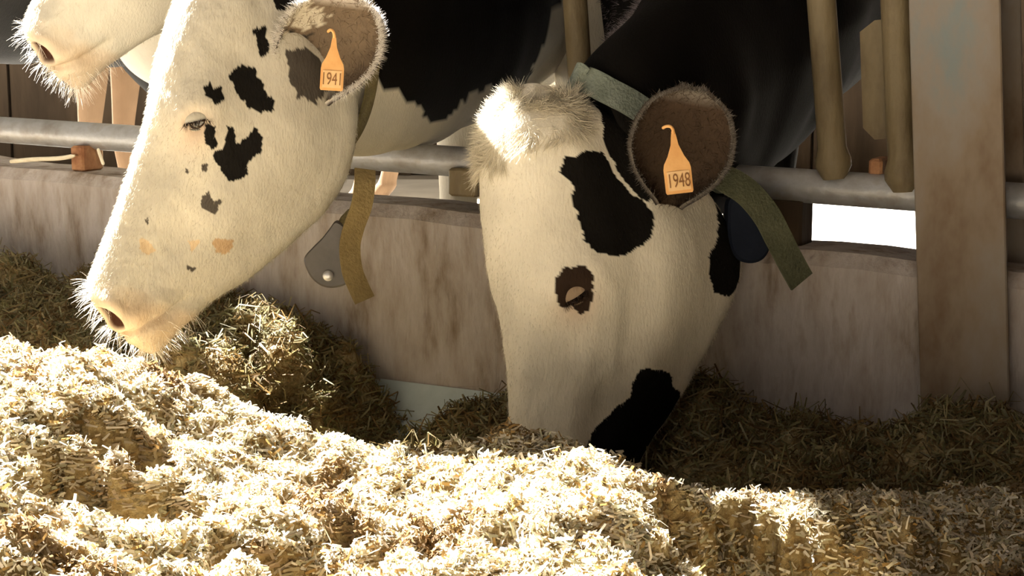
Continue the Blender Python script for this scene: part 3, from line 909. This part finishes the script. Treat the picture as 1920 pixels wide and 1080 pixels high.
earL = dict(base=P(590, 190, 2.42), tip=P(640, -14, 2.36), side=unit(P(700, 90, 2.40) - P(540, 70, 2.40)), nrm=unit(FRONT + np.array([-.15, 0, .0])), wid=.150, dep=.05,
            inner=np.array([.15, .11, .075]), outer=np.array([.13, .11, .10]), rim=np.array([.55, .50, .45]), fringe=4000, flen=.016, fringe_col=np.array([.80, .77, .73]),
            paint=[([(.05, -1.1), (.05, -.1), (.30, -.05), (.55, -.35), (.58, -1.1)], np.array([.03, .025, .02])), ([(.62, -1.1), (.66, -.2), (.80, -.15), (.9, -1.1)], np.array([.5, .45, .36]))])
earLf = dict(base=P(470, -30, 2.60), tip=P(440, -170, 2.78), side=unit([1, .3, 0]), nrm=unit([-.5, .3, .5]), wid=.12, dep=.04, inner=BLACK * 3, outer=BLACK * 2)
CL = make_cow('cow', 'white-faced cow with small black spots, muzzle just above the sunlit silage', O, nose, (-1, -.26, .2), sec, legs, LEFT_HEAD, LEFT_BODY, [earL, earLf], fur_n=42000, hires=True, base_col=WHITE * .69, lid=WHITE * .62, seed=3, body_col=BLACK if not LEFT_BODY else WHITE)

# ---- the cow feeding with its head down, right
O = P(896, 228, 2.36); nose = P(970, 940, 2.29)
sec = [(P(1120, 260, 2.40), .06, .09), (P(1185, 230, 2.45), .085, .14), (P(1258, 205, 2.58), .105, .190), (P(1320, 140, 2.8), .135, .245), (P(1375, 30, 3.1), .235, .30), (P(1410, -50, 3.4), .30, .34),
       (np.array([.78, 4.0, 1.0]), .28, .36), (np.array([1.05, 4.6, 1.0]), .31, .38), (np.array([1.24, 5.05, 1.02]), .28, .33), (np.array([1.32, 5.3, 1.04]), .15, .22)]
legs = [front_leg(.27, 3.42, .80, BLACK, dl), front_leg(.485, 3.30, .80, BLACK, dl), hind_leg(.82, 4.95, .85, BLACK, dl), hind_leg(1.34, 4.8, .85, BLACK, dl)]
earR = dict(base=P(1255, 385, 2.29), tip=P(1300, 168, 2.22), side=unit(P(1360, 280, 2.27) - P(1190, 250, 2.27)), nrm=unit(FRONT + np.array([-.1, 0, 0])), wid=.142, dep=.05,
            inner=np.array([.055, .036, .024]), outer=np.array([.03, .025, .022]), rim=np.array([.16, .14, .12]), fringe=2000, fringe_col=np.array([.20, .18, .16]))
earRf = dict(base=P(1000, 215, 2.50), tip=P(985, 190, 2.62), side=unit([1, .3, 0]), nrm=unit([-.5, .3, .5]), wid=.10, dep=.03, inner=BLACK * 3, outer=BLACK * 2)
CR = make_cow('cow', 'cow with white face and black cheek patches eating with its muzzle down in the silage', O, nose, (-.92, -.38, .05), sec, legs, RIGHT_HEAD, RIGHT_BODY, [earR, earRf], fur_n=42000, hires=True, seed=9, body_col=BLACK, prof=[(r[0], r[1], r[2], r[3] * (1.13 + .10 * math.exp(-((r[0] - .15) / .14) ** 2)), *[w_ * 1.06 for w_ in r[4:]]) for r in HEAD], lid=np.array([.30, .22, .15]), ragged=.003)

# ---- the cow whose muzzle shows at the upper left
nose = P(38, 58, 2.80); O = P(213, -455, 2.86); O = nose + (O - nose) * (.56 / np.linalg.norm(O - nose))
sec = [(P(330, -330, 2.90), .06, .10), (P(380, -330, 2.95), .085, .14), (P(370, -270, 3.08), .13, .20), (P(335, -190, 3.30), .18, .27), (P(345, -110, 3.6), .21, .34), (np.array([-.55, 4.2, 1.02]), .25, .36),
       (np.array([-.35, 4.8, 1.02]), .28, .37), (np.array([-.15, 5.3, 1.02]), .30, .38), (np.array([0.0, 5.7, 1.02]), .27, .33), (np.array([.06, 5.9, 1.04]), .15, .22)]
legs = [front_leg(-.75, 4.0, .85, WHITE, dl), front_leg(-.48, 3.9, .85, WHITE, dl), hind_leg(-.22, 5.6, .85, WHITE, dl), hind_leg(.1, 5.45, .85, WHITE, dl)]
CT = make_cow('cow', 'pale cow at the upper left, only its pink whiskered muzzle in view', O, nose, (-1, -.30, .25), sec, legs, [], [], [], fur_n=12000, seed=15, base_col=WHITE * .8, body_col=WHITE * .8)


def surf(C, px, py, grids=('W', 'GB'), lift=0.006):
    """point of the cow's near surface seen along that line of sight, lifted outwards; and its normal"""
    best = None
    f = np.array([0, math.cos(PITCH), -math.sin(PITCH)]); u = np.array([0, math.sin(PITCH), math.cos(PITCH)])
    for g in grids:
        Gd = C[g]; q = Gd - CAM; zz = q @ f
        xx = 960 + F_PX * q[..., 0] / zz; yy = 540 - F_PX * (q @ u) / zz
        nn = grid_normals(Gd)
        dist = np.hypot(xx - px, yy - py) + 400 * (np.sum(nn * q, -1) > 0)
        near = dist < max(8, dist.min() + 2)
        idx = np.argwhere(near); k = idx[np.argmin(zz[near])]
        cand = (dist[tuple(k)] > 40, zz[tuple(k)], Gd[tuple(k)], nn[tuple(k)])
        if best is None or cand[:2] < best[:2]: best = cand
    return best[2] + best[3] * lift, best[3]


def rivet(c, nrm, r, h, mat, parent):
    nrm = unit(nrm)
    return MB().tube([c - nrm * h, c + nrm * h * .3, c + nrm * h * .8, c + nrm * h], [r, r, r * .75, r * .25], 18).build('rivet', mat, parent, smooth=True)


def neck_ring(C, u, lift, tilt, n=40):
    """points and outward normals of a ring round the neck at loft position u"""
    i = int(u * (len(C['C']) - 1)); c = C['C'][i]; R = C['R'][i]
    pts = []; nrm = []
    for k in range(n):
        a = 2 * math.pi * k / n
        lat = C['lat'][i]; up = C['up'][i]; T = C['T'][i]
        o = lat * math.sin(a) * (R[0] + lift) + up * math.cos(a) * (R[1] + lift)
        pts.append(c + o + T * (tilt[0] * math.cos(a) + tilt[1] * math.sin(a))); nrm.append(o / np.linalg.norm(o))
    return pts, nrm


# ---- collar and ear tag of the spotted cow
pts, nrm = neck_ring(CL, .185, .006, (0.02, 0.0))
colL = tag(ribbon('collar', pts, nrm, .034, .004, M['strap_olive'], CL['obj'], closed=True, n=160), 'dark olive webbing neck strap')
tl = [P(a, b, c) for a, b, c in ((684, 318, 2.50), (684, 345, 2.485), (678, 385, 2.48), (664, 425, 2.48), (656, 462, 2.48), (660, 505, 2.48), (671, 535, 2.48), (684, 563, 2.475))]
tag(ribbon('strap_end', tl, [FRONT + np.array([.25, 0, 0])] * len(tl), .033, .004, M['strap_tan'], colL), 'tan loose end of the neck strap')
shp = [(630, 414), (646, 424), (654, 438), (654, 462), (648, 486), (650, 508), (655, 524), (646, 535), (625, 540), (604, 537), (586, 524), (575, 506), (570, 484), (586, 464), (604, 446), (618, 428)]
ctr = np.mean([P(a, b, 2.50) for a, b in shp], axis=0)
o2 = catmull(np.array([P(a, b, 2.50) for a, b in shp]), 64, True)
dk = -FRONT * .028
mb = MB()
for dd, sc_ in ((0, .94), (.003, 1.0), (.025, 1.0), (.028, .94)):
    for q in o2: mb.v.append(ctr + (q - ctr) * sc_ - FRONT * dd)
for r_ in range(3):
    for i in range(64):
        j = (i + 1) % 64
        mb.f.append([r_ * 64 + i, r_ * 64 + j, (r_ + 1) * 64 + j, (r_ + 1) * 64 + i])
mb.f.append(list(range(64))); mb.f.append([192 + i for i in reversed(range(64))])
trL = tag(mb.build('collar_sensor', M['plastic'], colL, smooth=True, angle=.5), 'dark grey teardrop sensor hanging from the collar')
rivet(P(615, 517, 2.497), FRONT, .0085, .004, M['rivet'], trL)
MB().tube([P(640, 428, 2.51), P(648, 412, 2.515), P(660, 398, 2.52)], [.010, .009, .008], 10).build('hanger', M['strap_olive'], trL, smooth=True)
ear_tag(CL['obj'], P(627, 66, 2.345), unit(P(621, 170, 2.335) - P(627, 66, 2.345)), unit(np.cross(unit(P(621, 170, 2.335) - P(627, 66, 2.345)), -FRONT)), FRONT, .080, .0335, '1941')

# ---- collar and ear tag of the feeding cow
cp = [surf(CR, a, b, ('GB',), .008) for a, b in ((1072, 158), (1100, 152), (1140, 168), (1185, 196), (1240, 235), (1300, 290), (1345, 335))]
cpts = [q[0] for q in cp]; cn = [q[1] for q in cp]
cc = np.mean(cpts, axis=0) + np.array([.0, .12, -.06])
for a, b, c in ((1395, 400, 2.52), (1400, 450, 2.62), (1330, 470, 2.74), (1220, 420, 2.80), (1120, 320, 2.76), (1062, 225, 2.68)):
    q = P(a, b, c); cpts.append(q); cn.append(unit(q - cc))
colR = tag(ribbon('collar', cpts, cn, .040, .004, M['strap_green'], CR['obj'], closed=True, n=200), 'grey-green webbing neck strap behind the poll')
tl = [P(a, b, c) for a, b, c in ((1325, 318, 2.36), (1362, 336, 2.33), (1402, 362, 2.32), (1436, 402, 2.32), (1460, 447, 2.32), (1482, 490, 2.33), (1503, 528, 2.34))]
tag(ribbon('strap_end', tl, [FRONT + np.array([.15, 0, .2])] * len(tl), .042, .004, M['strap_shade'], colR), 'loose olive end of the strap, darkened as in shade')
shp = [(1372, 372), (1410, 372), (1436, 395), (1448, 430), (1446, 462), (1432, 486), (1408, 494), (1384, 486), (1370, 460), (1366, 410)]
o2 = catmull(np.array([P(a, b, 2.42) for a, b in shp]), 48, True); ctr = o2.mean(axis=0)
mb = MB()
for dd, sc_ in ((0, .9), (.005, 1.0), (.035, 1.0), (.04, .9)):
    for q in o2: mb.v.append(ctr + (q - ctr) * sc_ - FRONT * dd)
for r_ in range(3):
    for i in range(48):
        j = (i + 1) % 48
        mb.f.append([r_ * 48 + i, r_ * 48 + j, (r_ + 1) * 48 + j, (r_ + 1) * 48 + i])
mb.f.append(list(range(48))); mb.f.append([144 + i for i in reversed(range(48))])
tag(mb.build('collar_sensor', M['navy'], colR, smooth=True, angle=.5), 'navy plastic sensor under the jaw')
dn = unit(P(1275, 362, 2.195) - P(1262, 246, 2.205))
ear_tag(CR['obj'], P(1262, 246, 2.205), dn, unit(np.cross(dn, -FRONT)), FRONT, .086, .038, '1948')

# ---- woolly tuft on the poll and rim of mane on the neck of the feeding cow
G = CR['G']
cand = np.argwhere((G[..., 0] > -.045) & (G[..., 0] < .085 - .035 * np.clip((G[..., 2] - .02) / .05, 0, 1) + .02 * fbm(G[..., 2] * 40, G[..., 1] * 40, None, 2)) & (G[..., 1] < .135) & (G[..., 2] > -.055) & (G[..., 2] < .12))
sel = cand[rng.integers(0, len(cand), 12000)]
rt = CR['W'][sel[:, 0], sel[:, 1]]; dn_ = CR['N'][sel[:, 0], sel[:, 1]]
swirl = np.stack([fbm(rt[:, 0] * 25, rt[:, 1] * 25 + k * 9, rt[:, 2] * 25, 2) for k in range(3)], 1)
hairs('poll_tuft', rt, dn_ * .35 + CR['fr'][0] * .6 + swirl * .55 + rng.normal(size=rt.shape) * .12, rng.uniform(.012, .028, len(rt)), .0010, WHITE * rng.uniform(.9, 1.12, (len(rt), 1)), CR['obj'], M['hair'], seg=3, curl=.45)
GB = CR['GB']
n_ = 5000
iu_ = rng.integers(24, 110, n_); jv_ = rng.integers(-36, -8, n_) % GB.shape[1]
nb_ = grid_normals(GB)
hairs('mane', GB[iu_, jv_], nb_[iu_, jv_] * .5 - CR['T'][iu_] * .6 + rng.normal(size=(n_, 3)) * .25, rng.uniform(.008, .018, n_), .0010, np.array([.40, .35, .37]) * rng.uniform(.3, 1.2, (n_, 1)), CR['obj'], M['hair'])  # grey hair colour stands in for rim light on the black neck

# ---- black cow added at the left edge, also shading the curb and left heap
O = np.array([-1.70, 2.82, .95]); nose = np.array([-1.88, 2.72, .46])
sec = [(np.array([-1.60, 2.95, .88]), .06, .10), (np.array([-1.56, 3.02, .90]), .085, .15), (np.array([-1.50, 3.15, .92]), .11, .19), (np.array([-1.44, 3.35, .95]), .15, .25), (np.array([-1.38, 3.6, .98]), .21, .31), (np.array([-1.32, 3.95, 1.0]), .25, .35),
       (np.array([-1.15, 4.5, 1.0]), .28, .37), (np.array([-0.95, 5.0, 1.0]), .30, .38), (np.array([-0.78, 5.45, 1.02]), .26, .33), (np.array([-0.70, 5.65, 1.04]), .15, .22)]
legs = [front_leg(-1.62, 3.8, .85, BLACK, dl), front_leg(-1.40, 3.68, .85, BLACK, dl), hind_leg(-1.15, 5.35, .85, BLACK, dl), hind_leg(-.85, 5.2, .85, BLACK, dl)]
CB = make_cow('cow', 'black cow at the top left corner, only a dark bit of its body in view', O, nose, (-1, -.3, .2), sec, legs, [], [], [], fur_n=0, seed=31, base_col=BLACK, body_col=BLACK, whisk=False)

# ---- a cow standing far behind at the left
O = np.array([-2.35, 6.15, 1.25]); nose = np.array([-2.62, 6.05, .80])
sec = [(np.array([-2.30, 6.2, 1.12]), .06, .10), (np.array([-2.2, 6.2, 1.12]), .09, .15), (np.array([-2.05, 6.22, 1.12]), .11, .18), (np.array([-1.85, 6.25, 1.1]), .15, .23), (np.array([-1.6, 6.3, 1.06]), .22, .31), (np.array([-1.2, 6.35, 1.0]), .28, .36), (np.array([-.8, 6.4, 1.0]), .31, .38), (np.array([-.45, 6.45, 1.02]), .27, .33), (np.array([-.3, 6.45, 1.04]), .15, .2)]
BROWN = np.array([.15, .095, .055])
legs = [front_leg(-1.62, 6.2, .8, BROWN, (-1, 0)), front_leg(-1.55, 6.45, .8, BROWN, (-1, 0)), hind_leg(-.6, 6.25, .85, BROWN, (-1, 0)), hind_leg(-.52, 6.55, .85, BROWN, (-1, 0))]
CF = make_cow('cow', 'brown and white cow far behind the rail at the left', O, nose, (-1, -.2, .4), sec, legs, [], [([(.35, -.1), (.5, .35), (.75, .4), (.9, .2), (1.0, -.1)], BROWN)], [], fur_n=0, seed=22, base_col=WHITE * .6, body_col=WHITE * .5, whisk=False)


# ------------------------------------------------------------------ silage
def along(x, y):
    """distance along the barrier and in front of it"""
    d = np.stack([x, y], -1) - W_L
    return d @ W_DIR, -(d @ W_NRM)


CREST_X = [(-60, 652, 2.16), (0, 650, 2.14), (60, 672, 2.12), (120, 668, 2.12), (190, 662, 2.10), (260, 690, 2.08), (350, 722, 2.06), (440, 758, 2.04), (530, 800, 2.02), (600, 832, 2.0), (700, 848, 1.99), (780, 850, 1.98), (860, 836, 1.97),
           (930, 822, 1.96), (1000, 818, 1.95), (1060, 842, 1.95), (1120, 856, 1.94), (1165, 876, 1.94), (1220, 905, 1.94), (1280, 928, 1.94), (1340, 928, 1.95), (1450, 930, 1.95), (1600, 932, 1.95), (1700, 926, 1.96), (1850, 920, 1.97), (1990, 915, 1.98)]
cw = np.array([P(a, b, c) for a, b, c in CREST_X])


def front_height(x, y):
    cx = np.interp(x, cw[:, 0], cw[:, 2]); cy = np.interp(x, cw[:, 0], cw[:, 1])
    v = y - cy                                                # >0 behind the crest
    h = np.where(v > 0, cx - (v / .30) ** 1.3 * .30, cx - 0.02 * np.clip(-v / .15, 0, 1) - .10 * np.clip((-v - .15) / 1.2, 0, 1))
    w = np.clip(-v / .10, 0, 1)
    lump = .030 * fbm(x * 7 + 3, y * 7, None, 2) + .017 * fbm(x * 26, y * 26 + 7, None, 2)
    h = h + w * lump
    h = h + .010 * fbm(x * 55 + 9, y * 55, None, 2) + .006 * vnoise(x * 24 + 2, y * 24)
    # gouged hollows where clumps broke away, with steep faces towards the alley
    for (px, py, Yc, rx, ry, dep) in HOLLOWS:
        c = P(px, py, Yc)
        e = ((x - c[0]) / rx) ** 2 + ((y - c[1]) / ry) ** 2
        e = e * (1 + .5 * fbm(x * 30 + px, y * 30, None, 2))
        q_ = np.clip((1.3 - e) / .55, 0, 1)
        h = h - 1.85 * dep * q_ * q_ * (3 - 2 * q_)
    return h


HOLLOWS = [(235, 800, 1.84, .065, .05, .055), (110, 870, 1.74, .055, .05, .05), (270, 890, 1.72, .075, .055, .06), (520, 985, 1.60, .07, .045, .05), (20, 690, 2.02, .05, .04, .04),
           (90, 985, 1.60, .05, .04, .04), (880, 990, 1.58, .04, .03, .03), (215, 1030, 1.52, .06, .03, .03), (700, 940, 1.66, .035, .025, .025), (1120, 960, 1.65, .03, .02, .02), (1430, 990, 1.78, .13, .10, .045), (1650, 1000, 1.75, .12, .10, .02)]

REAR = [(-150, .30), (0, .275), (100, .272), (200, .26), (480, .245), (560, .235), (620, .21), (680, .17), (730, .105), (760, .055), (800, .02), (850, .018), (890, .035), (925, .085), (1000, .12), (1150, .13), (1300, .155), (1390, .170), (1450, .155), (1490, .135), (1560, .165), (1620, .145), (1700, .13), (1800, .15), (1950, .17)]
rear_k = []
for a, hgt in REAR:
    q = WP(a, 600, 0.0); rear_k.append((np.dot(q[:2] - W_L, W_DIR), hgt))
rear_k = np.array(rear_k)


def rear_height(x, y):
    k, f = along(x, y)
    H = np.interp(k, rear_k[:, 0], rear_k[:, 1])
    f2 = f + .05 * vnoise(k * 6, f * 3)
    fall = 1 - np.clip((f2 - .10) / .62, 0, 1)
    fall = fall * fall * (3 - 2 * fall)
    edge = np.clip(f / .05, 0.55, 1)
    h = H * (0.22 + .78 * fall) * edge
    lump = .045 * fbm(x * 8 + 20, y * 8, None, 2) + .018 * fbm(x * 24 + 4, y * 24, None, 2)
    gate = np.clip(H / .16, .1, 1)
    for (px, py, Yc, rx, ry, dep) in ((1075, 905, 2.26, .15, .13, .13), (1180, 905, 2.2, .12, .12, .09)):
        c = P(px, py, Yc)
        h = h - dep * np.exp(-((x - c[0]) / rx) ** 2 - ((y - c[1]) / ry) ** 2)
    return h + lump * gate * np.clip(f / .06, .3, 1) + .006 * fbm(x * 60, y * 60 + 4, None, 2)


def height_mesh(name, hf, x0, x1, y0, y1, nx, ny, mask=None, mat=None):
    xs = np.linspace(x0, x1, nx); ys = np.linspace(y0, y1, ny)
    Xg, Yg = np.meshgrid(xs, ys)
    H = hf(Xg, Yg)
    V = np.stack([Xg, Yg, H], -1).reshape(-1, 3)
    i = np.arange(ny - 1)[:, None]; j = np.arange(nx - 1)[None, :]
    Q = np.stack([i * nx + j, i * nx + j + 1, (i + 1) * nx + j + 1, (i + 1) * nx + j], -1).reshape(-1, 4)
    if mask is not None:
        mk = mask(Xg, Yg).reshape(-1)
        Q = Q[mk[Q].all(axis=1)]
        used = np.unique(Q); rm = -np.ones(len(V), int); rm[used] = np.arange(len(used)); V = V[used]; Q = rm[Q]
    return mesh_np(name, V, quads=Q, mat=mat)


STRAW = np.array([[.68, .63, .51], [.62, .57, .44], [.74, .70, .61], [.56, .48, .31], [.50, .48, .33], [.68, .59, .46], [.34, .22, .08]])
STRAW_SHADE = np.array([[.25, .21, .10], [.21, .19, .09], [.29, .24, .13], [.17, .11, .045], [.17, .155, .065], [.27, .25, .15], [.13, .08, .03]])  # same silage as the front palette, darkened to paint the rear heaps' shade


def fibres(name, hf, n, box, pal, parent, mask=None, extra=0, lmin=.010, lmax=.032, w=(.0016, .0042), lift=.5, curl=.5):
    x = rng.uniform(box[0], box[1], n); y = rng.uniform(box[2], box[3], n)
    if mask is not None:
        k = mask(x, y); x, y = x[k], y[k]
    if extra:                                                  # more pieces on the steep sides of the hollows
        hh = [HOLLOWS[i] for i in rng.integers(0, 10, extra)]
        cc_ = np.array([P(a_[0], a_[1], a_[2]) for a_ in hh]); rr_ = np.array([[a_[3], a_[4]] for a_ in hh])
        x = np.concatenate([x, cc_[:, 0] + rr_[:, 0] * rng.uniform(-1.2, 1.2, extra)]); y = np.concatenate([y, cc_[:, 1] + rr_[:, 1] * rng.uniform(-1.2, 1.2, extra)])
    n = len(x)
    e = .004
    h = hf(x, y); hx = (hf(x + e, y) - hf(x - e, y)) / (2 * e); hy = (hf(x, y + e) - hf(x, y - e)) / (2 * e)
    nr = np.stack([-hx, -hy, np.ones(n)], 1); nr /= np.linalg.norm(nr, axis=1, keepdims=True)
    # more pieces on the steep sides
    a = rng.uniform(0, 2 * np.pi, n)
    d = np.stack([np.cos(a), np.sin(a), np.zeros(n)], 1); d -= nr * np.sum(d * nr, 1, keepdims=True); d /= np.linalg.norm(d, axis=1, keepdims=True) + 1e-9
    tilt = np.abs(rng.normal(0, lift, n))
    d = d + nr * tilt[:, None]; d /= np.linalg.norm(d, axis=1, keepdims=True)
    ln = rng.uniform(lmin, lmax, n) * np.where(rng.random(n) < .05, 1.7, 1.0)
    wd = rng.uniform(w[0], w[1], n)
    sd = np.cross(d, nr + rng.normal(size=(n, 3)) * .6); sd /= np.linalg.norm(sd, axis=1, keepdims=True) + 1e-9
    bd = np.cross(d, sd)
    cu = rng.normal(0, curl, n)
    root = np.stack([x, y, h], 1) + nr * rng.uniform(-.004, .007, n)[:, None] - d * (ln * .35)[:, None]
    V = []
    for k in range(3):
        f = k / 2
        c = root + d * (ln * f)[:, None] + bd * (ln * cu * (f * f - f) * 1.6)[:, None]
        V += [c - sd * (wd / 2 * (1 - .3 * f))[:, None], c + sd * (wd / 2 * (1 - .3 * f))[:, None]]
    V = np.stack(V, 1).reshape(-1, 3)
    b = (np.arange(n) * 6)[:, None]
    Q = np.concatenate([np.concatenate([b, b + 1, b + 3, b + 2], 1), np.concatenate([b + 2, b + 3, b + 5, b + 4], 1)])
    c = pal[rng.integers(0, len(pal), n)] * rng.uniform(.75, 1.25, (n, 1))
    moist_shade = np.clip((fbm(x * 13 + 70, y * 13 + 31, None, 3) - .25) / .3, 0, 1)
    for (px, py, Yc, rx, ry, dep) in HOLLOWS[:10]:              # browner here to paint in the hollows' shade
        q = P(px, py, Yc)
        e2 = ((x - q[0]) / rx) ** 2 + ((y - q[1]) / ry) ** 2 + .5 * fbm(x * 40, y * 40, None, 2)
        moist_shade = np.maximum(moist_shade, np.clip(1.5 - e2, 0, 1))
    moist_shade = (moist_shade * (.85 if pal is STRAW else .4))[:, None]
    c = c * (1 - moist_shade) + np.array([.23, .135, .045]) * rng.uniform(.6, 1.3, (n, 1)) * moist_shade
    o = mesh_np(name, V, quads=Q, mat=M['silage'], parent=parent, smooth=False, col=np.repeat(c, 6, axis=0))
    o['kind'] = 'stuff'
    return o


front = tag(height_mesh('silage_mound', front_height, -1.15, 1.05, 0.85, 2.35, 330, 230, mat=M['mound']), 'big mound of chopped silage in the foreground, mostly in bright sun', 'silage', kind='stuff')
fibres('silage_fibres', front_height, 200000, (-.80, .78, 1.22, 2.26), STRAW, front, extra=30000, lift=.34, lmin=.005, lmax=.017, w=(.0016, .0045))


def rear_mask_left(x, y):
    k, f = along(x, y)
    return (f > 0.004) & (f < 1.15) & (k < 1.08)


def rear_mask_right(x, y):
    k, f = along(x, y)
    return (f > 0.004) & (f < 1.0) & (k >= 1.08)


rl = tag(height_mesh('silage_heap', rear_height, -1.7, .35, 1.9, 3.75, 300, 270, rear_mask_left, M['mound']), 'shaded silage heap against the curb behind the left cow muzzle', 'silage', 'silage heaps along the curb', kind='stuff')
fibres('silage_fibres', rear_height, 80000, (-1.25, .25, 2.1, 3.45), STRAW_SHADE, rl, rear_mask_left, lmin=.014, lmax=.045, lift=.4, curl=.9)
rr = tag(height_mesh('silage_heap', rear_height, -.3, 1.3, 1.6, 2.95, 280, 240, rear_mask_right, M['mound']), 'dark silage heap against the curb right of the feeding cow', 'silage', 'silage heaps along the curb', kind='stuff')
fibres('silage_fibres', rear_height, 65000, (-.25, 1.0, 1.75, 2.8), STRAW_SHADE, rr, rear_mask_right, lmin=.014, lmax=.045, lift=.4, curl=.9)
